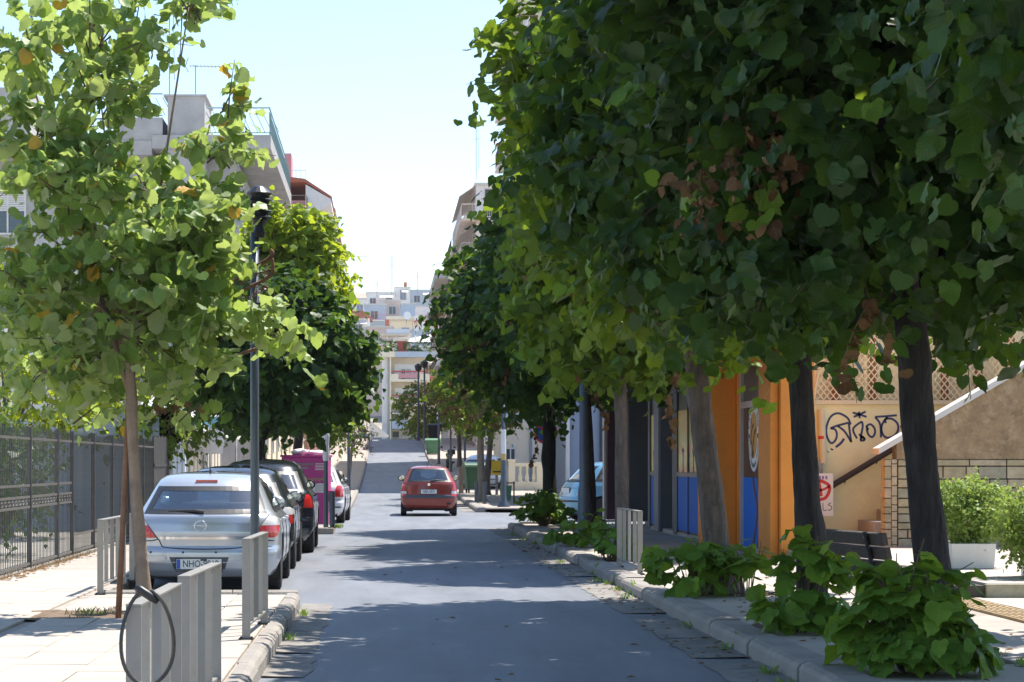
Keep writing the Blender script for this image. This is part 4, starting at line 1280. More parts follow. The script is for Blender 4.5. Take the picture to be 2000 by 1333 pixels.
# ---- light blue car in the side street, its tail towards the road
W = [(.2, .74), (.3, .80), (.45, .84), (.7, .845), (.9, .83), (1.0, .79), (1.1, .75), (1.35, .66), (1.46, .60), (1.52, .50), (1.56, .35), (1.58, .02)]
YR = [(.2, .16), (.3, .05), (.42, .0), (.58, .0), (.62, .06), (.85, .12), (.98, .2), (1.05, .26), (1.40, .60), (1.47, .70), (1.53, .95), (1.58, 1.8)]
YF = [(.2, 3.75), (.4, 3.86), (.6, 3.84), (.75, 3.7), (.85, 3.4), (.95, 3.1), (1.02, 2.95), (1.44, 2.2), (1.52, 2.0), (1.58, 1.85)]
h6 = Hull(W, YR, YF, 1.58, cap=.42, n=2.6, zmin=.2)
MPV = plain(HATCH, wheels=(.72, 3.2, .30), track=.745, rw_z=(1.02, 1.42), rw_x=(.66, .55), sw_z=(1.04, 1.44), sw_y=(tab((1.04, .6), (1.44, .9)), tab((1.04, 2.85), (1.44, 2.25))),
            ws_z=(1.05, 1.44), ws_x=tab((1.05, .68), (1.44, .56)), seats=(1.0, 1.85), mirror=2.6, lines=[], spokes=8,
            lamps=[('tail_light', 'white_lens', .68, .80, lambda z: .62, lambda z: .83), ('tail_light', 'red_lens', .802, .98, tab((.8, .62), (.98, .66)), tab((.8, .835), (.98, .80)))],
            patches=[('bumper_strip', 'black_plastic', .50, .545, lambda z: -.8, lambda z: .8, .015)])
b6 = at(1106, 1000, 55.0)
blue = car('parked_car', 'light blue small car parked in the side street on the right', (4.62, 57.0, 0), R(-74), h6, 'sky_blue_paint', MPV)
plate(blue, 0, .80, h6.rear(0, .8, .012), '', .5, .12, euro=False)

# far parked cars on the right, under cover or half hidden
def far_car(label, loc, rz, paint):
    return car('parked_car', label, loc, rz, hatch_hull(1, 1.03, 1.0), paint, noplate, 'cars parked far up on the right')
far_car('dark car parked far up on the right, partly behind the bins', (6.0, 112, gz(112) + .02), R(-60), 'maroon_paint')
far_car('white car with a dusty rear window parked behind the green wheeled bin', (3.95, 92.0, gz(92) + SW), R(-12), 'white_paint')

# ---- motorcycle on the right kerb
mo = empty('motorcycle', (3.66, 121, gz(121) + SW), R(6), 'black motorcycle standing by the right kerb beyond the red car', 'motorcycle')
for yy in (0, 1.3):
    MB().lathe([(.2, -.05), (.29, -.055), (.31, 0), (.29, .055), (.2, .05)], (0, yy, .31), 18, 'x').build('wheel', M['rubber'], mo)
MB().tube(smooth_path([(0, .05, .45), (0, .35, .62), (0, .9, .72), (0, 1.2, .85)], 4), [.09, .14, .16, .12] + [.12] * 9, 8).build('frame', M['black_metal'], mo, smooth=True)
MB().tube(smooth_path([(0, -.25, .80), (0, .1, .80), (0, .5, .76)], 4), [.07, .11, .12, .12, .12, .12, .12, .1, .08], 8).build('seat', M['black_plastic'], mo, smooth=True)
MB().box(-.2, .2, -.42, -.05, .84, 1.12, ch=.05).build('top_box', M['black_plastic'], mo)
MB().tube([(-.36, 1.0, 1.05), (-.15, 1.12, 1.02), (.15, 1.12, 1.02), (.36, 1.0, 1.05)], .018, 6).build('handlebar', M['black_metal'], mo)
for s in (-1, 1):
    mm = MB(); mm.tube([(s * .28, 1.05, 1.05), (s * .34, 1.05, 1.22)], .008, 5); mm.ball((s * .36, 1.05, 1.26), (.075, .02, .05)); mm.build('mirror', M['black_metal'], mo)
MB().tube([(0, 1.3, .31), (0, 1.12, 1.0)], .04, 6).build('fork', M['black_metal'], mo)
MB().box(-.1, .1, -.36, -.33, .48, .66).build('number_plate', M['plate_white'], mo)
MB().tube([(.14, .6, .35), (.16, -.25, .42)], .05, 8).build('exhaust_pipe', M['black_metal'], mo)

# ------------------------------------------------------------------ buildings
def window(parent, face, a, z, w, h, ref, shut=False, m='window_dark'):
    """A framed window on a wall plane. face S: y=ref towards the camera; E: x=ref towards +x; W: x=ref towards -x."""
    t, d = .07, .07
    def B(u0, u1, v0, v1, d0, d1):
        if face == 'S': return (u0, u1, ref - d1, ref - d0, v0, v1)
        if face == 'E': return (ref + d0, ref + d1, u0, u1, v0, v1)
        return (ref - d1, ref - d0, u0, u1, v0, v1)
    mb = MB()
    mb.box(*B(a - w / 2 - t, a - w / 2, z, z + h, -.02, d)); mb.box(*B(a + w / 2, a + w / 2 + t, z, z + h, -.02, d))
    mb.box(*B(a - w / 2 - t, a + w / 2 + t, z + h, z + h + t, -.02, d))
    mb.box(*B(a - .03, a + .03, z, z + h, -.02, d - .02))
    f = mb.build('window', M['shutter'], parent)
    MB().box(*B(a - w / 2 - t - .05, a + w / 2 + t + .05, z - .06, z, -.02, d + .07)).build('sill', M['white_coping'], f)
    MB().box(*B(a - w / 2, a + w / 2, z + .001, z + h - .001, -.02, .022)).build('pane', M[m], f)
    if shut:
        mb = MB()
        k = int(h * .5 / .08)
        for i in range(k): mb.box(*B(a - w / 2 + .002, a + w / 2 - .002, z + h - (i + 1) * .08 + .012, z + h - i * .08 - .002, .023, .045))
        mb.build('roller_blind', M['shutter'], f)
    return f

def rail(mb, p, q, z, h=1.0, step=.14, r=.012, slant=0.0):
    p, q = Vector((*p, z)), Vector((*q, z)); L = (q - p).length; n = max(1, int(L / step)); up = Vector((0, 0, h)); s = (q - p) / L * slant
    mb.tube([p + up, q + up], r * 1.8, 5); mb.tube([p + up * .1, q + up * .1], r * 1.3, 5)
    for i in range(n + 1):
        b = p + (q - p) * i / n
        if slant: mb.tube([b + up * .85, (b + s) + up * .1], r * .8, 4)
        else: mb.tube([b + up * .1, b + up], r * .7, 4)

def balcony(parent, x0, x1, y0, y1, z, sides, wall='wall_white', railm='rail_dark', solid=False, h=1.0, awn=None):
    """Slab with a railing on the given sides (S, E, W, N)."""
    b = MB().box(x0, x1, y0, y1, z - .16, z).build('balcony', M[wall], parent)
    mb = MB()
    segs = {'S': ((x0 + .04, y0 + .04), (x1 - .04, y0 + .04)), 'N': ((x0 + .04, y1 - .04), (x1 - .04, y1 - .04)), 'E': ((x1 - .04, y0 + .04), (x1 - .04, y1 - .04)), 'W': ((x0 + .04, y0 + .04), (x0 + .04, y1 - .04))}
    for s in sides:
        p, q = segs[s]
        if solid: mb.box(min(p[0], q[0]) - .04, max(p[0], q[0]) + .04, min(p[1], q[1]) - .04, max(p[1], q[1]) + .04, z + .003, z + h)
        else: rail(mb, p, q, z, h)
    mb.build('railing', M[railm], b)
    return b

def block(name, label, x0, x1, y0, y1, z0, z1, m, cat='building', group=None, parapet=True):
    o = empty(name, ((x0 + x1) / 2, (y0 + y1) / 2, z0), label=label, cat=cat, group=group)
    o.matrix_world = Matrix.Identity(4)          # parts are laid out in world coordinates
    o.location = (0, 0, 0)
    MB().box(x0, x1, y0, y1, z0, z1).build('wall', M[m], o)
    if parapet:
        MB().box(x0 - .12, x1 + .12, y0 - .12, y1 + .12, z1 + .002, z1 + .22).build('cornice', M['white_coping'], o)
    return o

# ---- the single-storey shops on the right
FX = 5.57
shop = empty('shop_building', (0, 0, 0), label='low row of shops with the orange entrance and grey and purple pillars', cat='shop')
MB().box(6.3, 15, 35.3, 53.2, 0, 3.9).build('wall', M['grey_wall'], shop)
MB().box(5.35, 15.1, 35.2, 53.9, 3.9, 4.15).build('roof', M['wall_concrete'], shop)
MB().box(5.25, 6.2, 31.1, 35.195, 3.9, 4.1).build('canopy', M['orange_wall'], shop)
MB().box(5.95, 6.1, 31.56, 35.29, 0, 3.89).build('wall', M['orange_wall'], shop)
MB().box(5.62, 6.28, 36.0, 46.4, 2.85, 3.88).build('fascia', M['grey_wall'], shop)
MB().box(5.40, 5.68, 53.3, 53.9, SW, 3.88).build('pillar', M['purple_wall'], shop, bevel=.01)['label'] = 'dark purple pillar'
MB().box(5.34, 5.395, 53.4, 53.8, SW, 3.88).build('downpipe', M['plinth_pale'], shop)  # pale strip against the street side of the purple pillar
MB().box(5.80, 6.29, 52.1, 52.5, SW, 3.88).build('pillar', M['grey_wall'], shop, bevel=.01)
MB().box(5.76, 5.797, 52.12, 52.5, SW, 3.88).build('pillar_lit_face', M['grey_wall_lit'], shop)  # street face of the pillar, its brighter lighting painted as a paler grey
MB().box(5.57, 5.81, 44.4, 45.2, SW, 3.88).build('pillar', M['grey_wall'], shop, bevel=.01)
MB().box(5.535, 5.567, 44.42, 45.2, SW, 3.88).build('pillar_lit_face', M['grey_wall_lit'], shop)  # lit street face again, light put into the colour
MB().box(5.60, 5.84, 42.2, 42.7, SW, 3.88).build('pillar', M['grey_wall'], shop, bevel=.01)
MB().tube([(5.60, 46.5, SW), (5.60, 46.5, 3.0)], .025, 6).build('cable_duct', M['plinth_pale'], shop)
# print on the shop windows: an orange to green sky gradient with jumping figures over blue
pm = bpy.data.materials.new('window_print'); pm.use_nodes = True
nt = pm.node_tree; N = nt.nodes; L = nt.links
tc = N.new('ShaderNodeTexCoord'); sp_ = N.new('ShaderNodeSeparateXYZ'); L.new(tc.outputs['Generated'], sp_.inputs[0])
nz_ = N.new('ShaderNodeTexNoise'); nz_.inputs['Scale'].default_value = 2.2; L.new(tc.outputs['Object'], nz_.inputs['Vector'])
a_ = N.new('ShaderNodeMath'); a_.operation = 'MULTIPLY_ADD'; L.new(nz_.outputs['Fac'], a_.inputs[0]); a_.inputs[1].default_value = .5; L.new(sp_.outputs['Z'], a_.inputs[2])
rp_ = N.new('ShaderNodeValToRGB'); e = rp_.color_ramp.elements
e[0].position = .25; e[0].color = (.42, .11, .02, 1); e[1].position = 1.2; e[1].color = (.55, .33, .03, 1)
for p_, c_ in ((.4, (.36, .36, .04, 1)), (.6, (.45, .17, .03, 1)), (.8, (.33, .38, .05, 1)), (.95, (.55, .33, .03, 1))):
    q_ = e.new(min(p_, 1)); q_.color = c_
L.new(a_.outputs[0], rp_.inputs['Fac']); L.new(rp_.outputs['Color'], N['Principled BSDF'].inputs['Base Color'])
N['Principled BSDF'].inputs['Roughness'].default_value = .25
M['window_print'] = pm
def shop_window(y0, y1, n, figs):
    w = MB().box(5.64, 5.70, y0, y1, SW + .06, 2.84).build('window', M['dark_panel'], shop)
    MB().box(5.622, 5.638, y0 + .04, y1 - .04, 1.33, 2.5).build('upper_print', M['window_print'], w)
    MB().box(5.622, 5.638, y0 + .04, y1 - .04, SW + .1, 1.24).build('lower_print', M['shop_blue'], w)
    fr = MB()
    for i in range(n + 1):
        yy = y0 + (y1 - y0) * i / n
        fr.box(5.60, 5.64, yy - .03, yy + .03, SW + .05, 2.84)
    fr.box(5.602, 5.641, y0, y1, 1.245, 1.325)
    fr.build('frame', M['dark_panel'], w)
    mb = MB()
    for yy, hh in figs:
        c = lambda u, v: (5.619, yy - u, 1.33 + v * hh)
        mb.ribbon([c(0, .0), c(.02, .35), c(0, .62)], .07, (-1, 0, 0)); mb.ribbon([c(.0, .35), c(.08, .02)], .05, (-1, 0, 0))
        mb.ribbon([c(-.12, .85), c(0, .58), c(.14, .80)], .04, (-1, 0, 0))
        mb.ribbon([c(0, .66), c(0, .80)], .08, (-1, 0, 0))
    mb.build('printed_figures', M['ink'], w)
shop_window(37.7, 42.15, 3, [(41.4, .55), (40.6, .42), (40.0, .5), (39.2, .46), (38.5, .52)])
shop_window(45.25, 46.4, 1, [(45.9, .5)])
MB().box(5.62, 6.28, 37.7, 46.4, SW - .06, SW + .055).build('plinth', M['plinth_pale'], shop)
# orange entrance
MB().box(5.16, 5.60, 35.0, 36.2, SW, 3.88).build('pillar', M['orange_wall'], shop, bevel=.012)
MB().box(5.603, 5.95, 34.85, 37.6, SW, 3.88).build('pillar', M['orange_wall'], shop, bevel=.012)
MB().box(5.50, 5.615, 31.35, 32.35, SW, 3.88).build('pillar', M['orange_wall'], shop, bevel=.012)
MB().box(5.62, 6.10, 31.2, 31.55, SW, 3.88).build('pillar', M['orange_wall'], shop, bevel=.012)
MB().box(5.28, 5.60, 31.36, 35.0, 2.99, 3.87).build('lintel', M['orange_wall'], shop)
gv = MB()
for i in range(22): gv.box(5.270, 5.279, 31.6 + i * .15, 31.68 + i * .15, 3.02, 3.08)
gv.build('lintel_vent', M['dark_panel'], shop)
door = empty('door', (0, 0, 0)); door.parent = shop
D0, D1 = 32.36, 34.78
MB().box(5.66, 5.70, D0, D1, 2.46, 2.985).build('transom_panel', M['dark_panel'], door)
fr = MB(); fr.box(5.61, 5.69, D1 - .16, D1, SW, 2.985); fr.box(5.61, 5.692, D0, D1 - .16, 2.36, 2.455); fr.box(5.61, 5.69, D0, D0 + .05, SW, 2.36); fr.box(5.612, 5.69, D0 + .05, D1 - .16, SW, SW + .07)
fr.build('frame', M['aluminium'], door)
MB().box(5.655, 5.675, D0 + .05, D1 - .16, 1.28, 2.36).build('brown_film', M['shop_brown'], door)
MB().box(5.655, 5.675, D0 + .05, D1 - .16, SW + .07, 1.277).build('blue_film', M['shop_blue'], door)
MB().box(5.645, 5.653, D0 + .05, D0 + .55, SW + .075, 2.355).build('glass_edge', M['glass_clear'], door)
st = MB()
for k in (0, .42): st.ribbon([(5.651, 33.75 - k, 1.277), (5.651, 33.30 - k, .78), (5.651, 33.72 - k, SW + .075)], .13, (-1, 0, 0))
st.build('chevrons', M['shop_brown'], door)
# round emblem on the door
EY, EZ, ER = 33.62, 1.93, .56
def disc(r, x, n=48, ry=1.0): return [(EY + r * .86 * math.cos(2 * math.pi * k / n), EZ + r * math.sin(2 * math.pi * k / n)) for k in range(n)]
MB().prism(disc(ER, 0), 5.645, 5.654, 'x').build('emblem', M['sticker_white'], door)
MB().prism(disc(ER * .64, 0), 5.641, 5.6445, 'x').build('emblem_centre', M['sticker_orange'], door)
em = MB()
def es(pts, w): em.ribbon([(5.638, EY - u * ER, EZ + v * ER) for u, v in [(p.x, p.y) for p in smooth_path([(a, b, 0) for a, b in pts], 6)]], w, (-1, 0, 0))
es([(-.30, .44), (-.36, .36), (-.38, .22)], .05); es([(.08, .30), (-.22, .16), (-.42, -.12), (-.36, -.22), (-.22, -.18)], .06)
es([(.42, .16), (.15, .02), (-.10, -.36), (-.24, -.56), (-.05, -.54), (.05, -.42)], .075)
em.build('emblem_strokes', M['shop_brown'], door)
def ring_text(txt, r, a0, a1, size, inner=False):
    vs, fs = [], []
    for i, chh in enumerate(txt):
        if chh == ' ': continue
        a = R(a0 + (a1 - a0) * i / (len(txt) - 1))
        me = text_mesh(chh, size, M['ink'], extrude=.0008)
        rot = a - math.pi / 2 + (math.pi if inner else 0)
        b = len(vs)
        for v in me.vertices:
            u = v.co.x * math.cos(rot) - v.co.y * math.sin(rot) + r * math.cos(a)
            w = v.co.x * math.sin(rot) + v.co.y * math.cos(rot) + r * math.sin(a)
            vs.append((5.643 - v.co.z, EY - u * .86, EZ + w))
        fs += [tuple(k + b for k in p.vertices) for p in me.polygons]
    MB().add(vs, fs).build('lettering', M['ink'], door)
ring_text('TAEKWON DO', ER * .82, 165, 22, .15)
ring_text('ΣΧΟΛΗ ΠΟΛΕΜΙΚΩΝ ΤΕΧΝΩΝ', ER * .85, 190, 350, .085, True)
dots = MB()
for s in (-1, 1): dots.box(5.639, 5.6445, EY + s * ER * .70 - .03, EY + s * ER * .70 + .03, EZ - .05, EZ + .02)
dots.build('emblem_marks', M['ink'], door)

# ---- yellow wall with graffiti, lattice above
YW = 34.0
def wp(px, py, d=YW): return at(px, py, d)
wall = empty('yellow_wall', (0, 0, 0), label='sunlit yellow rendered wall with blue graffiti and a lattice on top', cat='wall')
MB().box(6.11, 13, YW, YW + .3, 0, 2.40).build('wall', M['yellow_wall'], wall)
MB().box(6.11, 13, YW - .06, YW + .1, 2.403, 2.47).build('ledge', M['cream_trim'], wall)
gr = MB()
G = lambda cx, cy: (1580 + cx / 5.33, 780 + cy / 5.33)
def stroke(pts, w=.032):
    gr.ribbon(smooth_path([wp(*G(*p), YW - .004) for p in pts], 6), w, (0, -1, 0))
stroke([(435, 265), (400, 195), (310, 148), (235, 175), (190, 260), (180, 350), (205, 430), (240, 458), (280, 420), (290, 360), (270, 315), (225, 305)])
stroke([(225, 303), (300, 275), (415, 245)]); stroke([(415, 250), (425, 340), (440, 450)]); stroke([(300, 280), (370, 335), (440, 445)])
stroke([(195, 550), (200, 545)], .05); stroke([(235, 530), (242, 515)], .045); stroke([(280, 500), (335, 455), (365, 410)], .038)
stroke([(455, 140), (525, 160), (600, 185)]); stroke([(590, 130), (525, 160), (465, 185)]); stroke([(520, 130), (528, 200)])
stroke([(500, 410), (460, 310), (550, 232)]); stroke([(550, 232), (560, 280), (545, 370), (540, 425)]); stroke([(520, 365), (580, 420), (540, 430), (555, 390), (585, 420)])
stroke([(600, 290), (620, 320), (600, 285), (640, 262), (680, 300), (688, 350), (660, 395), (620, 370), (600, 310)])
stroke([(690, 185), (800, 178), (915, 168)]); stroke([(690, 188), (740, 260), (750, 400)]); stroke([(820, 185), (795, 215), (800, 250)])
stroke([(800, 205), (860, 205), (915, 245), (930, 310), (895, 375), (820, 402), (770, 370), (755, 290), (790, 215), (820, 200)]); stroke([(950, 285), (985, 290)])
gr.build('graffiti', M['ink_blue'], wall)
MB().tube([wp(1608, 905, YW - .07), wp(1604, 800, YW - .07)], .055, 10).build('drainpipe', M['cream_trim'], wall)
MB().tube([wp(1605.3, 858, YW - .07), wp(1605.1, 852, YW - .07)], .058, 10).build('pipe_tape', M['ink_red'], wall)
p = wp(1596, 925); MB().box(p.x - .12, p.x + .07, YW - .1, YW - .003, p.z, p.z + .2).build('meter_box', M['steel_grey'], wall)
la = MB(); zt = 3.75
s_ = .098
for i in range(-14, 62):
    for sg in (1, -1):
        xa = 6.1 + i * s_ * 1.0
        z0_, z1_ = 2.475, zt
        a, b = (xa, z0_), (xa + sg * (z1_ - z0_) * .8, z1_)
        def clip(p, q):
            (x0, y0), (x1, y1) = p, q
            t0, t1 = 0.0, 1.0
            for lim, up in ((6.12, False), (11.5, True)):
                dx = x1 - x0
                t = (lim - x0) / dx
                if (dx > 0) == up: t1 = min(t1, t)
                else: t0 = max(t0, t)
            if t0 >= t1: return None
            return (x0 + (x1 - x0) * t0, y0 + (y1 - y0) * t0), (x0 + (x1 - x0) * t1, y0 + (y1 - y0) * t1)
        c = clip(a, b)
        if c:
            yy = YW - .03 + (.014 if sg > 0 else 0)
            (xa_, za_), (xb_, zb_) = c
            nrm = Vector((zb_ - za_, 0, -(xb_ - xa_))).normalized() * .0075
            vs = [(xa_ - nrm.x, yy, za_ - nrm.z), (xa_ + nrm.x, yy, za_ + nrm.z), (xb_ + nrm.x, yy, zb_ + nrm.z), (xb_ - nrm.x, yy, zb_ - nrm.z)]
            la.add(vs + [(v[0], yy + .012, v[2]) for v in vs], [(0, 1, 2, 3), (7, 6, 5, 4), (0, 4, 5, 1), (1, 5, 6, 2), (2, 6, 7, 3), (3, 7, 4, 0)])
la.build('lattice', M['lattice_paint'], wall, kind='stuff')
MB().box(6.11, 12, YW + .5, YW + .56, 2.4, 4.3).build('back_sheet', M['cream_sheet'], wall)
for px in (1632, 1706, 1846, 1912, 1975):
    q = at(px, 790, YW + .4); MB().box(q.x - .05, q.x + .05, YW + .38, YW + .46, 2.4, 4.2).build('post', M['brown_post'], wall)
for px in (1690, 1868, 1952):
    q = at(px, 790, YW + .2); MB().box(q.x - .025, q.x + .025, YW + .18, YW + .22, 2.4, 4.2).build('post', M['cream_trim'], wall)
MB().tube(smooth_path([at(1588, 790, YW - .1), at(1596, 740, YW - .1), at(1602, 705, YW - .1), at(1607, 690, YW - .1)], 5), .02, 6).build('cable', M['cream_trim'], wall)
hr = MB().tube([wp(1622, 951, YW - .16), wp(1733, 884, YW - .16), wp(1790, 850, YW - .16)], .048, 8)
for px, py in ((1650, 935), (1712, 897)): hr.tube([wp(px, py + 4, YW - .16), wp(px, py + 8, YW - .01)], .014, 5)
hr.build('handrail', M['dark_wood'], wall)
# painted board leaning at the wall foot
brd = empty('painted_board', (0, 0, 0), label='white board with a red circled letter A leaning at the foot of the yellow wall', cat='board')
b0, b1 = wp(1578, 1008, YW - .3), wp(1627, 925, YW - .3)
MB().box(b0.x, b1.x, YW - .31, YW - .28, b0.z, b1.z).build('panel', M['plate_white'], brd)
bs = MB()
def bst(pts, w, m='ink_red', nm='painted_letter'):
    MB().ribbon(smooth_path([wp(*G(*p), YW - .314) for p in pts], 5), w, (0, -1, 0)).build(nm, M[m], brd)
bst([(50, 850), (120, 850), (205, 895), (210, 960), (160, 1035), (60, 1035), (30, 960), (50, 860)], .05)
bst([(70, 1000), (95, 835), (130, 1010)], .045); bst([(60, 955), (150, 940), (215, 905)], .035)
for x0 in (112, 145, 180): bst([(x0, 800), (x0 + 4, 835)], .03, 'ink_purple', 'painted_mark')
for x0 in (85, 108): bst([(x0, 1045), (x0 + 3, 1085)], .03, 'ink_purple', 'painted_mark')
bst([(95, 1150), (115, 1090), (125, 1150)], .016, 'ink_grey'); bst([(145, 1080), (150, 1155), (185, 1155)], .016, 'ink_grey'); bst([(230, 1080), (200, 1100), (235, 1120), (225, 1155), (195, 1150)], .016, 'ink_grey')

# ---- stairs with a stone faced parapet
PY = 32.5
stair = empty('staircase', (0, 0, 0), label='outside staircase with a brown stucco parapet over grey green stonework', cat='staircase')
for i in range(13):
    MB().box(6.75 + i * .285, 6.75 + (i + 1) * .285 if i < 12 else 13, PY + .31, YW - .003, 0, SW + .165 * (i + 1)).build('step', M['wall_concrete'], stair)
X0, X1 = 7.41, 12.0
zc = lambda x: 1.63 + (x - 7.29) * .579
MB().prism([(X0 + .16, 1.56), (X1, 1.56), (X1, zc(X1)), (X0 + .16, zc(X0 + .16))], PY, PY + .3, 'y').build('stucco', M['stucco'], stair)
MB().prism([(X0 - .12, zc(X0 - .12)), (X1, zc(X1)), (X1, zc(X1) + .09), (X0 - .12, zc(X0 - .12) + .09)], PY - .06, PY + .36, 'y').build('coping', M['white_coping'], stair)
MB().box(X0 + .03, X1, PY + .03, PY + .28, 0, 1.557).build('mortar', M['mortar'], stair)
r_ = random.Random(4)
z = .13
while z < 1.55:
    h = min(r_.choice([.10, .13, .155, .17, .19]), 1.555 - z)
    if 1.555 - z - h < .07: h = 1.555 - z
    x = X0 + .17 - r_.random() * .1
    while x < 10.2:
        w = r_.choice([.18, .26, .34, .42, .5, .55])
        x0 = max(x, X0 + .17)
        if x + w > x0 + .05:
            o = MB().box(x0 + .008, x + w - .008, PY - .012 - r_.random() * .02, PY + .06, z + .008, z + h - .008, ch=.0).build('stone', M[r_.choice(['stone_a', 'stone_a', 'stone_b', 'stone_c'])], stair, bevel=.008)
        x += w
    # narrow stones of the end face
    o = MB().box(X0 - .01, X0 + .08, PY + .0, PY + .30, z + .006, z + h - .006).build('stone', M[r_.choice(['stone_c', 'stone_c', 'stone_a'])], stair, bevel=.006)
    o = MB().box(X0 + .085, X0 + .16, PY - .02, PY + .2, z + .04, min(z + h + .03, 1.555)).build('stone', M['stone_c'], stair, bevel=.006)
    z += h

# ---- raised terrace, planters, bench
plat = strip('terrace', 6.17, 14, 22.5, 32.45, .27, M['tile_cream'], step=3, skirt=.25)
MB().box(6.13, 14, 22.40, 22.496, .13, .265).build('terrace_edge', M['stone_b'], plat)
MB().box(5.72, 6.12, 22.45, 23.7, .13, .25).build('shade_block', M['mortar'], plat)  # dark block painted in for the shaded void beside the terrace
MB().box(5.72, 6.165, 23.72, 32.4, .12, .265).build('terrace_step', M['tile_cream'], plat)
def planter(label, x0, x1, y0, y1, z0, h, cen, rad, seed, n):
    o = empty('planter', ((x0 + x1) / 2, (y0 + y1) / 2, z0), label=label, cat='planter', group='white planters on the terrace')
    cx, cy = (x0 + x1) / 2, (y0 + y1) / 2; a, b = (x1 - x0) / 2, (y1 - y0) / 2
    vs = [(sx * a * k, sy * b * k, zz) for zz, k in ((0, .94), (h, 1.0)) for sx, sy in ((-1, -1), (1, -1), (1, 1), (-1, 1))]
    vs += [(sx * (a - .035), sy * (b - .035), h) for sx, sy in ((-1, -1), (1, -1), (1, 1), (-1, 1))] + [(sx * (a - .035), sy * (b - .035), h - .05) for sx, sy in ((-1, -1), (1, -1), (1, 1), (-1, 1))]
    fs = [(3, 2, 1, 0)] + [(i, (i + 1) % 4, 4 + (i + 1) % 4, 4 + i) for i in range(4)] + [(4 + i, 4 + (i + 1) % 4, 8 + (i + 1) % 4, 8 + i) for i in range(4)] + [(8 + i, 8 + (i + 1) % 4, 12 + (i + 1) % 4, 12 + i) for i in range(4)]
    MB().add(vs, fs).build('trough', M['planter_white'], o, bevel=.006)
    MB().box(-a + .04, a - .04, -b + .04, b - .04, h - .12, h - .045).build('soil', M['soil'], o)
    sh = empty('box_shrub', (cx, cy, z0 + h - .05), label=label.replace('white trough', 'small leaved shrub in the white trough').split(',')[0], cat='shrub', group='box shrubs in the planters')
    C, A, LL = crown_sprays(cen, rad, n, seed, (.10, .2), inner=.35)
    P, F, S = sprays(C, A, LL, 8, .042, np.array(cen), up=.6, outw=.5, jit=.6, droop=.1)
    link('foliage', leaves_mesh('foliage', P - np.array(sh.location), F, S, 0, M['leaf_box']), sh, kind='stuff')
    st = MB(); r = random.Random(seed)
    for i in range(7):
        t = Vector(cen) - sh.location + Vector((r.uniform(-1, 1) * rad[0] * .7, r.uniform(-1, 1) * rad[1] * .7, r.uniform(-.2, .5) * rad[2]))
        st.tube(smooth_path([(r.uniform(-.06, .06), r.uniform(-.06, .06), -.02), t * .5 + Vector((0, 0, -.03)), t], 3), [.014, .013, .012, .01, .008, .006, .004], 5)
    st.build('stems', M['bark_grey'], sh, kind='stuff')
planter('white trough with a round shrub, beside the nearest right tree trunk', 6.60, 7.12, 25.6, 26.6, .272, .29, at(1897, 1000, 26.0), (.40, .42, .37), 71, 800)
planter('white trough with a dark shrub, cut off by the photo edge', 6.95, 7.5, 23.2, 24.1, .272, .29, at(2030, 1030, 23.6), (.36, .4, .36), 72, 700)

bench = empty('park_bench', (4.04, 21.0, SW), label='dark wooden slatted bench with its back to the road', cat='bench')
bd_ = Vector((4.41 - 4.04, 19.3 - 21.0, 0)); BL = bd_.length
bench.rotation_euler = (0, 0, math.atan2(bd_.y, bd_.x))           # local x runs along the bench, local +y faces the shops
for z0, y0, tlt in ((.70, -.02, .2), (.575, .015, .2), (.45, .05, .2)):
    MB().box(0, BL, -.028, .028, -.055, .055).build('back_slat', M['dark_wood'], bench, bevel=.006).matrix_basis = Matrix.Translation((0, y0, z0)) @ Matrix.Rotation(tlt, 4, 'X')
for y0 in (.17, .29, .41, .53):
    MB().box(0, BL, y0 - .05, y0 + .05, .385, .43).build('seat_slat', M['dark_wood'], bench, bevel=.006)
for x in (.28, BL - .28):
    mb = MB(); mb.tube([(x, -.085, .76), (x, .0, .42), (x, .10, .37), (x, .56, .37)], .022, 6); mb.tube([(x, .02, .40), (x, -.05, 0)], .026, 6); mb.tube([(x, .5, .37), (x, .55, 0)], .026, 6)
    mb.build('leg', M['black_metal'], bench)
    for zz, yy in ((.71, -.062), (.58, -.027)): MB().lathe([(.012, 0), (.008, -.012)], (x, yy - .02, zz), 8, 'y').build('bolt', M['steel_grey'], bench)

# ---- flat-bar metal railings along both kerbs
RAILS = 'low grey flat bar railings along the kerbs'
def kerb_rail(label, p, q, z0=SW, h=.785, blades=3, m='steel_grey', group=RAILS):
    p, q = Vector((p[0], p[1], z0)), Vector((q[0], q[1], z0)); L = (q - p).length
    o = empty('kerb_railing', p, math.atan2((q - p).y, (q - p).x), label, 'railing', group)
    for x in (0, L):
        MB().box(x - .012, x + .012, -.032, .032, 0, h - .012).build('post', M[m], o, bevel=.002)
        b = MB().box(x - .05, x + .05, -.055, .055, 0, .012)
        for sx in (-.035, .035):
            for sy in (-.04, .04): b.lathe([(.009, .012), (.009, .022)], (x + sx, sy, 0), 6)
        b.build('foot_plate', M['black_metal'], o)
    MB().box(-.0125, L + .0125, -.0325, .0325, h - .012, h).build('top_bar', M[m], o, bevel=.002)
    MB().box(.012, L - .012, -.02, .02, .10, .115).build('bottom_bar', M[m], o)
    for i in range(blades):
        x = L * (i + 1) / (blades + 1)
        MB().box(x - .008, x + .006, -.022, .022, .115, h - .0125, rz=R(28 if i % 2 else -24)).build('blade', M[m], o)
    return o
kerb_rail('nearest grey railing at the lower left, with the cable lock hung on it', (-1.04, 9.15), (-1.02, 10.75))
kerb_rail('grey railing second from the lower left corner, in front of the number plate', (-1.04, 11.45), (-.99, 12.95))
kerb_rail('grey railing in front of the grey lamp post on the left kerb', (-1.07, 17.1), (-1.02, 18.75))
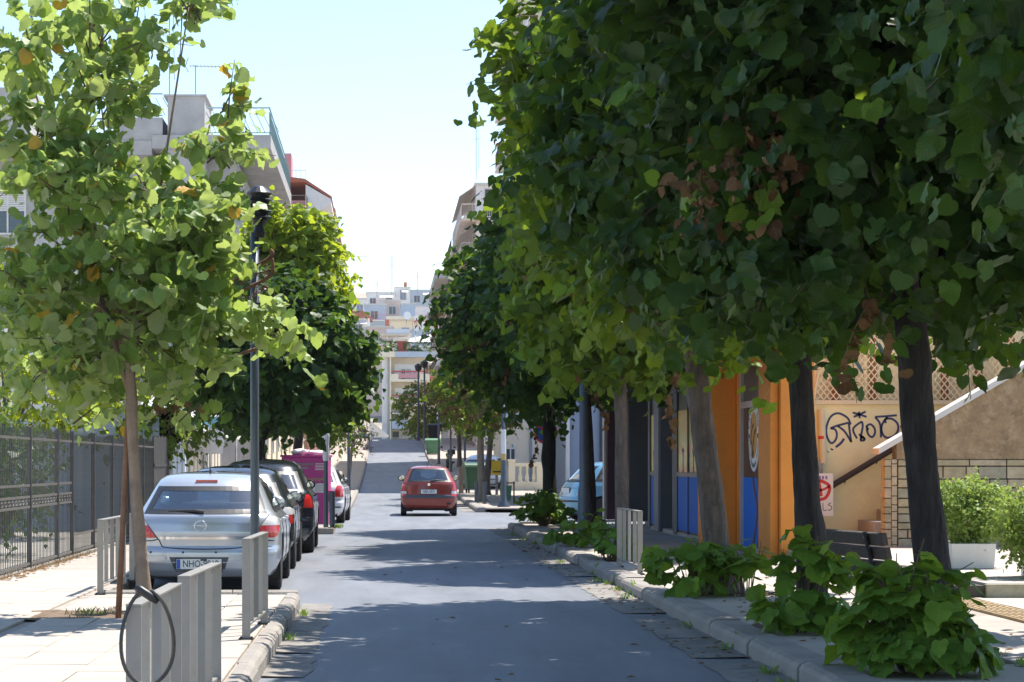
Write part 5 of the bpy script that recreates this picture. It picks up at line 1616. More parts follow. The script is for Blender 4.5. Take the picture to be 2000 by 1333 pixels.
kerb_rail('grey railing left of the silver car, behind the tree stake', (-2.95, 22.9), (-2.93, 24.7))
kerb_rail('grey railing on the left pavement further up beside the parked cars', (-2.93, 25.6), (-2.92, 27.2))
kerb_rail('sunlit grey railing on the right kerb', (3.14, 27.0), (3.10, 29.0))
lk = empty('cable_lock', at(288, 1245, 9.08), label='black cable lock ring hanging on the nearest railing', cat='lock')
pts = [(.108 * math.cos(a) * (1 - .10 * math.sin(a)), -.0 - .03 * math.sin(a * 2), .195 * math.sin(a)) for a in np.linspace(R(100), R(440), 40)]
MB().tube(pts, .0085, 8).build('cable', M['cable'], lk, smooth=True)
MB().tube([(-.045, -.012, .205), (-.03, -.015, .198), (.02, -.018, .165), (.045, -.018, .145)], [.014, .018, .018, .012], 10).build('barrel', M['black_plastic'], lk, smooth=True)

# ---- iron fence on the left
def iron_fence(label, y0, y1, band):
    x = -4.62
    o = empty('iron_fence', (x, y0, SW), label=label, cat='fence', group='black iron fence along the left pavement')
    pk = MB().tube([(0, 0, .02), (0, 0, 1.78), (0, 0, 1.86)], [.0065, .0065, .002], 4).mesh('picket', M['iron'])
    n = int((y1 - y0) / .125)
    for i in range(n + 1):
        q = link('picket', pk, o); q.location = (0, i * (y1 - y0) / n, 0)
    L = y1 - y0
    heights = [.06, 1.69] + ([.80, .93, 1.08] if band else [.30])
    for h in heights: MB().box(-.014, .014, 0, L, h - .016, h + .016).build('rail', M['iron_rail'], o)
    if band:
        sc = MB()
        k = int(L / .26)
        for i in range(k):
            c = (i + .5) * L / k
            sc.tube([(0, c + .085 * math.cos(a) * (1 - .05 * a), .865 + .045 * math.sin(a) * (1 - .06 * a)) for a in np.linspace(0, 8.5, 16)], .009, 4)
        sc.build('scrolls', M['iron_rail'], o, kind='stuff')
    for i in range(int(L / 2.4) + 1):
        MB().box(-.028, .028, min(i * 2.4, L) - .028, min(i * 2.4, L) + .028, 0, 1.84).build('post', M['iron'], o)
    MB().box(-.09, .09, 0, L, -.15, .015).build('plinth', M['concrete_gutter'], o)
iron_fence('iron fence section with a scrollwork band, nearest at the left edge', 21.5, 32.5, True)
iron_fence('plain iron fence section of dense pickets behind the young tree', 32.58, 44.0, False)
gt = empty('sheet_gate', (-4.62, 44.05, SW), label='black sheet metal gate at the far end of the iron fence', cat='gate')
for i in range(9): MB().box(-.02, .02, i * .3, i * .3 + .285, .05, 1.9 + .03 * (i % 2)).build('panel', M['iron'], gt)
MB().box(-.035, .035, -.0, 2.7, 1.3, 1.36).build('rail', M['iron'], gt)
# what stands in the yard behind
yw = block('garden_wall', 'low whitewashed wall with rails behind the iron fence', -16, -8.6, 58, 58.3, 0, 1.0, 'wall_white', 'wall', parapet=False)
for z in (1.15, 1.4): MB().tube([(-16, 58.15, z), (-8.6, 58.15, z)], .03, 6).build('rail', M['steel_grey'], yw)
yb = block('yard_house', 'pale blue grey house half hidden behind the iron fence', -20, -8, 64, 74, 0, 5.2, 'wall_blue')
for x in (-9.2, -11.2, -13.2, -15.2): window(yb, 'S', x, 1.0, 1.1, 1.5, 64)

# ---- lamp posts and poles
def scroll_lamp():
    p = Vector((-1.25, 21.3, SW))
    o = empty('street_lamp', p, label='dark grey lamp post with wrought iron scrolls rising through the young tree', cat='street lamp')
    MB().lathe([(.075, 0), (.075, .02), (.05, .04), (.046, .3), (.042, 1.5), (.040, 3.6)], (0, 0, 0), 14).build('post', M['post_blue'], o, smooth=True)
    MB().box(-.11, .11, -.11, .11, 0, .012).build('foot_plate', M['black_metal'], o)
    la_ = MB().lathe([(.05, 3.55), (.06, 3.6), (.04, 3.66), (.09, 3.72), (.1, 3.95), (.125, 3.98), (.06, 4.04), (.01, 4.06)], (.04, 0, 0), 14)
    for k in range(4): la_.lathe([(.105, 3.74 + k * .055), (.125, 3.75 + k * .055), (.105, 3.765 + k * .055)], (.04, 0, 0), 14)
    la_.build('lantern', M['black_metal'], o, smooth=False)
    S = lambda px, py: Vector(at(px, py, 21.2)) - p
    def sc(pts, r, m='rust'): MB().tube(smooth_path([S(*q) for q in pts], 7), r, 6).build('scroll', M[m], o, smooth=True)
    sc([(450, 600), (452, 560), (470, 540), (500, 520), (525, 505), (532, 495), (528, 488)], .017)
    sc([(452, 600), (460, 580), (490, 560), (520, 545), (533, 530), (531, 505)], .017)
    sc([(500, 592), (515, 596), (530, 610), (532, 616)], .013, 'black_metal')
    sc([(463, 720), (462, 700), (475, 690), (500, 682), (508, 676)], .017)
    cl = MB(); r = random.Random(3)
    for _ in range(26):
        cx_, cy_ = r.uniform(455, 528), 0
        cy_ = 590 - (cx_ - 455) * .75 + r.uniform(-26, 22)
        q = S(cx_, cy_); rr = r.uniform(.02, .045)
        cl.tube([q + Vector((rr * math.cos(a) * (1 - a * .08), .01 * math.sin(a), rr * math.sin(a) * (1 - a * .08))) for a in np.linspace(r.uniform(0, 3), 9, 12)], .005, 4, cap=False)
    cl.build('scrollwork', M['rust'], o, kind='stuff')
scroll_lamp()
def lamp(label, x, y, z0, h, r, m='post_blue', lantern=True, base=True, group='dark street lamp posts'):
    o = empty('street_lamp', (x, y, z0), label=label, cat='street lamp', group=group)
    prof = [(r * 1.7, 0), (r * 1.7, .03), (r * 1.25, .12), (r * 1.15, .9), (r * .9, 1.0), (r * .75, h)] if base else [(r, 0), (r * .9, h)]
    MB().lathe(prof, n=14).build('post', M[m], o, smooth=True)
    if lantern:
        MB().lathe([(r * .9, h), (r * 2.6, h + .1), (r * 3.2, h + .4), (r * 3.6, h + .45), (r, h + .6), (.005, h + .64)], n=12).build('lantern', M['black_metal'], o)
    return o
q = gnd(1140, 1062, SW)
lamp('thick dark blue lamp post on the right pavement next to a dark trunk', q.x, q.y, SW, 4.6, .085)
for lab, px, d, h, r in (('thin dark lamp post on the far left pavement beside the small dead tree', 681, 78, 4.2, .06), ('dark lamp post near the hilltop, left one of the close pair by the round shrub', 817, 172, 5.4, .09),
                         ('dark lamp post near the hilltop, right one of the close pair by the round shrub', 829, 168, 5.6, .09), ('dark lamp post right of the pale green waste container', 857, 130, 4.6, .07), ('slim dark post between the motorcycle and the bins', 880, 118, 4.2, .06), ('slim dark post just above the green wheeled bin', 908, 100, 4.4, .06)):
    lamp(lab, (px - CX) * d / FPX, d, gz(d) + (SW if px < 760 or px > 840 else 0), h, r)
sp2 = empty('sign_pole', (3.72, 68.5, SW), label='dark flared pole with white and yellow bands and a street name plate', cat='sign pole')
MB().lathe([(.2, 0), (.19, .05), (.1, .2), (.085, .5), (.08, 1.45), (.06, 1.5), (.055, 3.6)], n=14).build('post', M['post_blue'], sp2, smooth=True)
MB().lathe([(.075, 1.66), (.075, 2.42)], n=14).build('white_band', M['paper_white'], sp2)
MB().lathe([(.0755, 1.46), (.0755, 1.655)], n=14).build('yellow_band', M['tape_yellow'], sp2)
MB().box(.06, .62, -.02, .02, 2.68, 2.92).build('name_plate', M['wall_blue'], sp2)
np_ = empty('road_sign', (3.86, 52.3, SW), label='round blue no parking sign with a red rim behind the corner tree trunk', cat='road sign')
MB().tube([(0, 0, 0), (0, 0, 2.45)], .03, 8).build('post', M['steel_grey'], np_)
MB().lathe([(.28, -.05), (.28, -.035)], (-.02, 0, 2.1), 28, 'y').build('rim', M['ink_red'], np_)
MB().lathe([(.225, -.056), (.225, -.05)], (-.02, 0, 2.1), 28, 'y').build('disc', M['plate_blue'], np_)
MB().ribbon([(-.18, -.058, 2.26), (.14, -.058, 1.94)], .05, (0, -1, 0)).build('bar', M['ink_red'], np_)
po = empty('sign_pole', (-1.24, 47.0, SW), label='slim grey pole wrapped in white paper before the magenta container', cat='sign pole')
MB().lathe([(.055, 0), (.05, .9), (.045, 1.2), (.04, 2.6)], n=12).build('post', M['post_blue'], po)
MB().lathe([(.06, 1.42), (.075, 1.55), (.066, 1.75), (.078, 1.95), (.066, 2.05)], n=10).build('paper_wrap', M['paper_white'], po)
def bollard(label, x, y, z, h=.72, r=.06, m='post_blue'):
    o = empty('bollard', (x, y, z), label=label, cat='bollard', group='dark metal bollards')
    MB().lathe([(r * .8, 0), (r * .8, .04), (r, .05), (r, h - .02), (r * .9, h)], n=14).build('shaft', M[m], o, smooth=False)
    MB().lathe([(r * 1.5, 0), (r * 1.5, .015)], n=12).build('foot', M['black_metal'], o)
bollard('short dark bollard right of the paper wrapped pole', -1.10, 46.8, SW, .78)
bollard('left one of the two dark bollards by the green wheeled bin', 3.08, 73.5, SW + gz(73.5))
bollard('right one of the two dark bollards by the green wheeled bin', 3.32, 72.5, SW + gz(72.5))
# dark railing beyond the white car
dr = empty('kerb_railing', (-1.36, 63.9, SW), label='dark barred railing on the left kerb beyond the white car', cat='railing')
mb = MB(); mb.tube([(0, 0, .95), (0, 9, .95 + gz(73))], .03, 6); mb.tube([(0, 0, .12), (0, 9, .12)], .025, 6); mb.build('rail', M['black_metal'], dr)
for i in range(46): MB().box(-.012, .012, i * .2 - .02, i * .2 + .02, .0, .94).build('bar', M['black_metal'], dr)
for i in (0, 22, 45): MB().box(-.04, .04, i * .2 - .04, i * .2 + .04, 0, 1.0).build('post', M['black_metal'], dr)

# ---- bins, boxes, magenta container
def wheelie(label, x, y, z, m, rz=0, s=1.0, group='wheeled waste containers'):
    o = empty('waste_container', (x, y, z), rz, label, 'waste container', group)
    w0, w1, d0, d1, h = .40 * s, .48 * s, .33 * s, .40 * s, 1.02 * s
    vs = [(sx * w0, sy * d0, .16) for sx, sy in ((-1, -1), (1, -1), (1, 1), (-1, 1))] + [(sx * w1, sy * d1, h) for sx, sy in ((-1, -1), (1, -1), (1, 1), (-1, 1))]
    MB().add(vs, [(3, 2, 1, 0), (4, 5, 6, 7)] + [(i, (i + 1) % 4, 4 + (i + 1) % 4, 4 + i) for i in range(4)]).build('body', M[m], o, bevel=.02)
    MB().box(-w1 - .04, w1 + .04, -d1 - .04, d1 + .04, h - .06, h + .002).build('rim', M[m], o, bevel=.01)
    lid = MB(); n = 8
    for k in range(n + 1):
        a = math.pi * k / n
        for x_ in (-w1 - .03, w1 + .03): lid.v.append((x_, -(d1 + .03) * math.cos(a), h + .008 + .16 * s * math.sin(a)))
    lid.f += [(2 * k, 2 * k + 1, 2 * k + 3, 2 * k + 2) for k in range(n)] + [tuple(range(0, 2 * n + 2, 2)), tuple(range(2 * n + 1, 0, -2))]
    lid.build('lid', M[m], o)
    for sx in (-1, 1):
        for sy in (-1, 1): MB().lathe([(.08, -.025), (.08, .025)], (sx * w0 * .85, sy * d0 * .8, .08), 12, 'x').build('wheel', M['rubber'], o)
        MB().tube([(sx * (w1 + .03), 0, h - .12), (sx * (w1 + .09), 0, h - .12)], .03, 8).build('lifting_pin', M[m], o)
wheelie('dark green wheeled bin on the right pavement behind two bollards', 3.62, 86.5, gz(86.5) + SW, 'bin_green', R(8))
wheelie('pale topped green waste container near the hilltop on the right', 3.25, 146, gz(146), 'bin_green_pale', R(-5))
wheelie('black waste container at the crest beside the round shrub', 4.0, 176, gz(176), 'black_plastic', 0, 1.1)
MB().box(-.09, .09, -.09, .09, 0, 1.05).build('brown_post', M['bin_brown'], None).location = (2.98, 85, gz(85) + SW)
tag(bpy.data.objects['brown_post'], 'short reddish brown post at the left side of the dark green bin', 'post')
yb_ = empty('yellow_box', (4.3, 84, gz(84) + SW), label='yellow box on a stand beside the banded sign pole', cat='box')
MB().box(-.2, .2, -.15, .15, .75, 1.3).build('cabinet', M['yellow_box'], yb_, bevel=.01); MB().box(-.05, .05, -.05, .05, 0, .75).build('stand', M['steel_grey'], yb_); MB().box(-.15, .15, -.16, -.152, .85, .9).build('slot', M['ink'], yb_)
gb = empty('litter_bin', (3.95, 71.5, SW + gz(71.5)), label='small dark green litter bin between the bollards and the sign pole', cat='litter bin')
MB().lathe([(.16, .12), (.2, .6), (.2, .62), (.17, .62)], n=16).build('bucket', M['bin_green'], gb); MB().tube([(.27, 0, 0), (.27, 0, .75)], .025, 6).build('post', M['iron'], gb); MB().box(-.3, .3, -.15, .15, .68, .72).build('cover', M['dark_wood'], gb)

mg = empty('clothes_container', (-1.84, 50.2, .02), R(-3), label='magenta donation container with green and white print', cat='container')
mg.scale = (1, 1, .86)
MB().box(-.50, .56, 0, 1.0, .1, 1.88).build('body', M['magenta'], mg, bevel=.02)
MB().box(-.53, .59, -.02, 1.03, 1.88, 1.94).build('roof', M['magenta'], mg, bevel=.01)
MB().box(.56, .66, .2, .8, .7, 1.0).build('drop_chute', M['magenta'], mg, bevel=.02)
MB().box(-.42, -.24, -.012, -.002, 1.56, 1.74).build('logo_square', M['plate_white'], mg, bevel=.003)
lg = MB(); lg.lathe([(.06, -.018), (.06, -.0125)], (-.36, 0, 1.67), 14, 'y'); lg.build('logo_leaf', M['ink_green'], mg)
t = link('lettering', text_mesh('yourstyle', .13, M['ink_green'], 'LEFT', .001), mg); t.matrix_basis = Matrix.Translation((.02, -.012, 1.30)) @ ROT_REAR.to_4x4()
gl_ = MB()
for r0, z in ((0, 1.69), (1, 1.59)):
    x = -.20
    while x < (.22 if r0 == 0 else .12):
        w = random.uniform(.02, .04); gl_.box(x, x + w, -.010, -.002, z - .03, z + .03 + random.uniform(-.012, .01)); x += w + .008
gl_.build('grey_print', M['ink_grey'], mg)
wl = MB()
for k in range(5): wl.box(.27, .47, -.010, -.002, 1.54 + k * .04, 1.556 + k * .04)
wl.build('white_print', M['plate_white'], mg)
pa = MB(); pa.prism([(.20, .95), (.50, .93), (.52, 1.16), (.40, 1.19), (.25, 1.17)], -.012, -.002, 'y'); pa.build('paper_notice', M['paper_white'], mg)
pw = MB()
for k in range(4): pw.box(.25 + .015 * k, .45, -.016, -.0125, .98 + k * .05, .992 + k * .05)
pw.build('notice_print', M['ink_grey'], mg)
for i, (x, y, s) in enumerate(((-.1, .4, .16), (.15, .5, .13), (.32, .4, .12))):
    bmb = MB(); bmb.ball((0, 0, s * .35), (s * 1.3, s, s * .5), 12, 7)
    r = random.Random(i); bmb.v = [(a + r.uniform(-.015, .015), b + r.uniform(-.015, .015), max(c + r.uniform(-.012, .012), 0)) for a, b, c in bmb.v]
    bo = bmb.build('white_bag', M['paper_white'], None, smooth=True); bo.location = (-1.84 + x, 50.2 + y, .02 + 1.945 * .86)
    tag(bo, ['crumpled white bag on the left of the magenta container top', 'crumpled white bag in the middle of the magenta container top', 'smallest white bag at the right of the magenta container top'][i], 'bag', 'white bags on the magenta container')
gb2 = wheelie('grey brown waste container on the left pavement beyond the white car', -1.75, 66, SW, 'bin_brown', R(4), .95)

# ---- balustrade, houses beyond the side street
bal = empty('balustrade', (0, 0, 0), label='cream balustrade with turned balusters on the right pavement', cat='balustrade')
BZ = gz(90) + SW
MB().box(5.10, 5.36, 90, 90.3, BZ, BZ + 1.2).build('pier', M['wall_cream'], bal); MB().box(5.06, 5.40, 89.96, 90.34, BZ + 1.2, BZ + 1.27).build('pier_cap', M['wall_cream'], bal)
MB().box(6.25, 6.75, 90, 90.3, BZ, BZ + 1.16).build('pier', M['wall_cream'], bal)
MB().box(5.362, 6.248, 90, 90.28, BZ, BZ + .34).build('base', M['wall_cream'], bal); MB().box(5.362, 6.248, 89.98, 90.3, BZ + .98, BZ + 1.12).build('top_rail', M['wall_cream'], bal)
for x in (5.58, 5.86, 6.14):
    MB().lathe([(.07, .34), (.07, .38), (.045, .40), (.09, .5), (.075, .58), (.04, .75), (.055, .85), (.045, .9), (.07, .94), (.07, .98)], (x, 90.14, BZ), 14).build('baluster', M['wall_cream'], bal, smooth=True)
an = block('small_house', 'beige plastered house behind the cream balustrade', 4.95, 7.0, 94, 99.5, 0, 5.2, 'wall_beige')
MB().box(6.22, 6.32, 93.94, 93.998, 0, 5.0).build('downpipe', M['wall_bluegrey'], an)
gm = MB()
for pts in ([(1003, 880), (1001, 872), (1000, 868)], [(996, 882), (1003, 880), (1002, 884), (996, 882)], [(988, 876), (994, 878), (998, 874)]):
    gm.ribbon(smooth_path([at(a, b, 93.99) for a, b in pts], 4), .06, (0, -1, 0))
gm.build('graffiti', M['rail_teal'], an)
window(an, 'S', 5.4, 1.6, .35, .5, 94)
bg = block('corner_house', 'blue grey house on the far corner of the side street', 6.05, 16, 72, 84, 0, 6.5, 'wall_bluegrey')
MB().tube([(6.0, 71.9, SW), (6.0, 71.9, 6.4)], .07, 8).build('downpipe', M['shutter'], bg)
for x in (7.1, 7.35): MB().box(x - .06, x + .06, 71.9, 71.998, .3, 3.6).build('slot_window', M['window_dark'], bg)
for x in (6.5, 8.2, 9.6): MB().box(x - .006, x + .006, 71.985, 71.998, .2, 6.4).build('joint', M['ink'], bg)
window(bg, 'S', 9.0, 1.0, 1.4, 1.6, 72)


# ---- tall apartment houses
RB = block('apartment_building', 'tall apartment house high on the right with projecting pale eaves', 8.2, 20, 100, 143, 0, 26.6, 'wall_beige', group='apartment houses along the street', parapet=False)
MB().box(7.0, 20.3, 99.4, 143.4, 26.62, 27.4).build('eaves', M['wall_white'], RB)
for k in range(7):
    z = 4.2 + 3.2 * k
    for y0 in (103, 117, 131):
        balcony(RB, 7.1, 8.18, y0, y0 + 10, z, 'WSN', railm='rail_dark' if k % 2 else 'shutter')
        for yy in (y0 + 2.5, y0 + 7): window(RB, 'W', yy, z + .1, 1.7, 2.2, 8.2, shut=(k + int(yy)) % 3 == 0)
        if (k + y0) % 2: MB().add([(8.17, y0 + .5, z + 2.6), (8.17, y0 + 9, z + 2.6), (7.2, y0 + 9, z + 2.0), (7.2, y0 + .5, z + 2.0)], [(0, 1, 2, 3)]).build('awning', M['awning'], RB)
R2 = block('apartment_building', 'cream apartment house on the right with white balconies and folded awnings', 6.6, 20, 158, 204, 2.5, 21.4, 'wall_white', group='apartment houses along the street')
for k in range(6):
    z = 5.2 + 2.75 * k
    balcony(R2, 5.5, 6.58, 156.8, 178, z, 'WS', wall='wall_beige', railm='shutter')
    balcony(R2, 6.6, 9.6, 156.8, 157.98, z - .001, 'S', wall='wall_beige', railm='shutter')
    balcony(R2, 5.5, 6.58, 181, 203, z, 'WS', wall='wall_beige', railm='rail_dark')
    for yy in (161, 166, 171, 184, 190, 196): window(R2, 'W', yy, z + .1, 1.7, 2.1, 6.6)
    window(R2, 'S', 8.0, z + .1, 1.5, 2.1, 158, shut=k % 2 == 0)
    MB().add([(6.58, 158, z + 2.5), (6.58, 176, z + 2.5), (5.4, 176, z + 1.7), (5.4, 158, z + 1.7)], [(0, 1, 2, 3)]).build('awning', M['awning' if k % 2 else 'awning_white'], R2)
R3 = block('apartment_building', 'grey topped apartment house at the far end of the right row', 6.2, 18, 212, 240, 3, 19.2, 'wall_rose', group='apartment houses along the street', parapet=False)
MB().box(4.9, 18.2, 211, 240.2, 19.22, 20.0).build('eaves', M['wall_concrete'], R3)
for k in range(5):
    z = 5.4 + 2.8 * k
    balcony(R3, 5.0, 6.18, 212, 238, z, 'WS', wall='wall_concrete', railm='rail_dark')
    for yy in (216, 222, 228, 234): window(R3, 'W', yy, z + .1, 1.6, 2.1, 6.2)
    window(R3, 'S', 7.4, z + .2, 1.4, 1.8, 212)

# left row
L0 = block('shop_row', 'single storey pale shop row behind the parked dark cars', -14, -5.7, 49, 77, 0, 3.5, 'wall_white', 'shop')
for i, (y0, y1, m) in enumerate(((50, 54.5, 'wall_blue'), (55, 58, 'window_dark'), (58.6, 63, 'wall_blue'), (64, 68, 'wall_beige'), (68.6, 71.2, 'shutter'), (72, 76, 'wall_beige'))):
    f = MB().box(-5.72, -5.655, y0, y1, .2, 2.7).build('shop_window' if m != 'shutter' else 'shutter', M[m], L0)
    fr = MB()
    for k in range(4): fr.box(-5.66, -5.62, y0 + (y1 - y0) * k / 3 - .04, y0 + (y1 - y0) * k / 3 + .04, .2, 2.7)
    fr.box(-5.655, -5.615, y0, y1, 2.7, 2.8)
    fr.build('frame', M['aluminium'], f)
MB().box(-14.2, -5.0, 48.9, 49.0, 0, 2.6).build('end_panel', M['wall_blue'], L0)
for y0, y1 in ((56, 63), (64, 71)):
    MB().add([(-5.65, y0, 2.95), (-5.65, y1, 2.95), (-4.6, y1, 2.45), (-4.6, y0, 2.45), (-4.6, y0, 2.25), (-4.6, y1, 2.25)], [(0, 1, 2, 3), (3, 2, 5, 4)]).build('awning', M['awning_white'], L0)
bn = empty('shop_banner', (-4.75, 58, SW), label='white and blue banner on a thin pole above the silver car', cat='banner')
MB().tube([(0, 0, 0), (0, 0, 2.8)], .03, 6).build('post', M['steel_grey'], bn)
MB().prism([(-.62, 2.55), (.62, 2.6), (.5, 1.62), (-.45, 1.58)], -.05, -.03, 'y').build('cloth', M['paper_white'], bn)
MB().prism([(-.63, 2.56), (.63, 2.61), (.2, 2.28), (-.05, 2.3)], -.062, -.052, 'y').build('blue_print', M['sky_blue_paint'], bn)
dh = empty('satellite_dish', (-4.95, 50.5, 0), label='white round dish above the end of the dark gate', cat='dish')
MB().tube([(0, 0, 0), (0, 0, 2.2)], .03, 6).build('post', M['steel_grey'], dh)
MB().lathe([(.02, .12), (.25, .06), (.4, -.06), (.42, -.06)], (0, 0, 2.3), 20, 'y').build('reflector', M['white_paint'], dh, smooth=True)
lw_ = block('garden_wall', 'short grey wall with a pale coping beyond the black gate', -5.3, -3.9, 50.9, 51.2, 0, 1.12, 'wall_concrete', 'wall', parapet=False)
MB().box(-5.35, -3.85, 50.85, 51.25, 1.122, 1.2).build('coping', M['planter_white'], lw_)

def pz(py, d): return EYE - (py - CY) * d / FPX
def pxx(px, d): return (px - CX) * d / FPX
L1 = block('concrete_building', 'grey concrete building on the left with slanted railings on its flat roof', -20, -5.3, 79, 95, 0, 12.4, 'wall_concrete', group='apartment houses along the street', parapet=False)
MB().box(-8.2, -4.0, 77.8, 95, 12.62, 13.1).build('roof_slab', M['wall_concrete'], L1)
MB().box(-20, -8.21, 77.8, 95, 12.402, 12.9).build('roof_slab', M['wall_concrete'], L1)
MB().box(pxx(328, 78), pxx(400, 78), 77.9, 81, 8, pz(190, 78)).build('stair_tower', M['wall_concrete'], L1)
MB().box(pxx(320, 78), pxx(404, 78), 77.85, 81.1, pz(190, 78) + .002, pz(186, 78)).build('tower_cap', M['wall_concrete'], L1)
MB().box(-17, pxx(60, 78), 77.9, 82, 12.9, pz(172, 78)).build('roof_room', M['wall_concrete'], L1)
MB().box(pxx(222, 78), pxx(318, 78), 77.85, 82, 12.902, pz(231, 78)).build('roof_room', M['wall_concrete'], L1)
rr = MB(); rail(rr, (pxx(403, 78), 77.95), (-4.06, 77.95), 13.1, .98, .24, .016, .35); rr.build('railing', M['rail_teal'], L1)
rr = MB(); rail(rr, (-4.06, 77.95), (-4.06, 94.9), 13.1, .98, .24, .016, .35); rr.build('railing', M['rail_teal'], L1)
rr = MB(); rail(rr, (pxx(232, 78), 77.95), (pxx(318, 78), 77.95), pz(231, 78), .85, .24, .016, .35); rr.build('railing', M['rail_teal'], L1)
MB().lathe([(.2, 0), (.2, .5), (.28, .55), (.2, .7)], (-4.5, 93, 13.1), 12).build('vent_pipe', M['steel_grey'], L1)
for k in range(4):
    z = .9 + 2.95 * k
    for x in (-6.6, -8.8, -11, -13.5, -16): window(L1, 'S', x, z, 1.2, 1.5, 79, shut=(k + int(x)) % 2 == 0)
    if k:
        balcony(L1, -5.28, -4.3, 80, 94, z - .35, 'SE', wall='wall_concrete', railm='rail_teal')
    for yy in (82, 86, 90): window(L1, 'E', yy, z, 1.4, 2.0 if k else 1.6, -5.3)
L15 = block('apartment_building', 'low cream house between the concrete building and the red roofed one', -16, -5.3, 96, 146, 0, 9, 'wall_cream', group='apartment houses along the street')
for k in range(3):
    for yy in np.arange(99, 145, 5): window(L15, 'E', float(yy), 1.6 + gz(yy) * .8 + 2.6 * k, 1.5, 1.6, -5.3)
L2 = block('apartment_building', 'pink walled apartment house with a red tiled roof and brown balcony rails', -14, -4.6, 147, 164, 2, pz(392, 147), 'pink_wall', group='apartment houses along the street', parapet=False)
ra, rb_ = (pxx(560, 146), pz(345, 146)), (pxx(648, 146), pz(384, 146))
MB().prism([(-14, ra[1] - .1), (ra[0], ra[1]), (ra[0] + 1.2, ra[1] - .15), rb_, (rb_[0], rb_[1] - .16), (ra[0] + 1.2, ra[1] - .36), (-14, ra[1] - .36)], 146, 165, 'y').build('roof', M['roof_tile'], L2)
MB().prism([(-5.2, ra[1] - .52), (rb_[0] - .05, rb_[1] - .17), (rb_[0] - .05, rb_[1] - .5), (-4.62, rb_[1] - 1.1), (-5.2, rb_[1] - 1.1)], 146.06, 165, 'y').build('soffit', M['wall_white'], L2)
b = balcony(L2, -9, pxx(600, 144.5), 144.3, 146.9, pz(432, 145), 'SE', wall='tape_yellow', railm='rail_dark', h=1.6)
b = balcony(L2, -9, pxx(600, 144.5), 144.3, 146.9, pz(432, 145) - 3.0, 'SE', wall='wall_cream', railm='rail_dark', h=1.1)
rr = MB(); rail(rr, (pxx(570, 150), 149), (pxx(598, 150), 149), ra[1] + .02, .8, .3, .02); rr.build('railing', M['wall_blue'], L2)
MB().box(pxx(556, 150), pxx(569, 150), 150, 153, ra[1] - .5, pz(300, 150)).build('chimney', M['pink_wall'], L2)
for k in range(5): window(L2, 'S', -7.2, 5 + 2.9 * k, 1.3, 1.6, 147)
for k in range(5):
    balcony(L2, -4.58, -3.7, 148, 162, 4.4 + 2.9 * k, 'SE', wall='wall_white', railm='rail_dark')
    window(L2, 'E', 155, 4.5 + 2.9 * k, 1.6, 2.1, -4.6)
L3 = block('apartment_building', 'white apartment house with curved balconies at the far end of the left row', -14, -4.7, 168, 195, 3, pz(432, 172), 'wall_white', group='apartment houses along the street', parapet=False)
MB().prism([(-14, pz(395, 172)), (pxx(640, 172), pz(395, 172)), (pxx(658, 172), pz(424, 172)), (pxx(657, 172), pz(430, 172)), (-14, pz(431, 172))], 167, 196, 'y').build('roof', M['roof_tile'], L3)
for k in range(6):
    z = pz(478, 172) - 2.9 * k
    balcony(L3, -4.68, -3.62, 168, 192, z, 'SE', wall='wall_white', railm='steel_grey')
    for yy in (172, 180, 188): window(L3, 'E', yy, z + .05, 1.6, 2.1, -4.7)
    window(L3, 'S', -6.4, z + .2, 1.3, 1.6, 168)
fl = empty('flag', tuple(at(527, 402, 92)), label='rolled blue and white striped flag on a pole below the concrete roof slab', cat='flag')
MB().tube([(0, 0, -2.5), (0, 0, 1.3)], .025, 6).build('pole', M['steel_grey'], fl); MB().ball((0, 0, 1.33), .06, 8, 6).build('finial', M['white_paint'], fl)
cl = MB().tube([(.05, 0, 1.15), (.06, 0, .7), (.10, 0, .25), (.14, 0, 0)], [.07, .10, .12, .10], 8); cl.build('cloth', M['white_paint'], fl)
cb = MB()
for k in range(5): cb.tube([(.055 + .012 * k, 0, 1.05 - k * .21), (.06 + .014 * k, 0, .95 - k * .21)], .118 - .006 * abs(k - 3), 8)
cb.build('stripes', M['flag_blue'], fl)

# aerials
def mast(label, px, py0, py1, d, kind, m='steel_grey'):
    p, q = at(px, py1, d), at(px, py0, d)
    o = empty('antenna', p, label=label, cat='antenna', group='aerials on the roofs')
    h = q.z - p.z; r = .012 + d * .00010
    MB().tube([(0, 0, 0), (0, 0, h)], r, 5).build('mast', M[m], o)
    mb = MB()
    if kind == 'yagi':
        L = 1.5 * d / 78 * .85
        mb.tube([(-.15 * L, 0, h * .98), (.85 * L, 0, h * .95)], r * .8, 4)
        for i in range(11): x = (i / 10 - .15) * L; mb.tube([(x, -.25, h * (.98 - .03 * i / 10)), (x, .25, h * (.98 - .03 * i / 10))], r * .6, 4)
        mb.tube([(-.2 * L, 0, h * .98 - .22), (-.28 * L, 0, h * .98), (-.2 * L, 0, h * .98 + .3)], r * .8, 4)
    elif kind == 'bars':
        for k in range(3): mb.tube([(-.5, 0, h * (.95 - .08 * k)), (.9, 0, h * (.95 - .08 * k))], r * .5, 4)
    else:
        mb.tube([(-.35, 0, h * .75), (.45, 0, h * .76)], r * .6, 4); mb.tube([(.18, 0, h * .2), (.14, 0, h)], r * .6, 4)
    mb.build('elements', M[m], o)
mast('tall twin mast aerial on the concrete roof', 331, 30, 188, 79, 'twin')
mast('television aerial with a long row of elements on the concrete roof', 382, 128, 188, 79, 'yagi')
mast('barred aerial at the left, half behind the young tree', 240, 80, 186, 79, 'bars')
mast('thin pole aerial above the tall building on the right', 930, 246, 352, 160, 'none')
mast('slender aerial in the middle of the sky above the hillside', 765, 498, 575, 415, 'twin')
mast('aerial above the left row of houses', 660, 498, 570, 182, 'yagi')
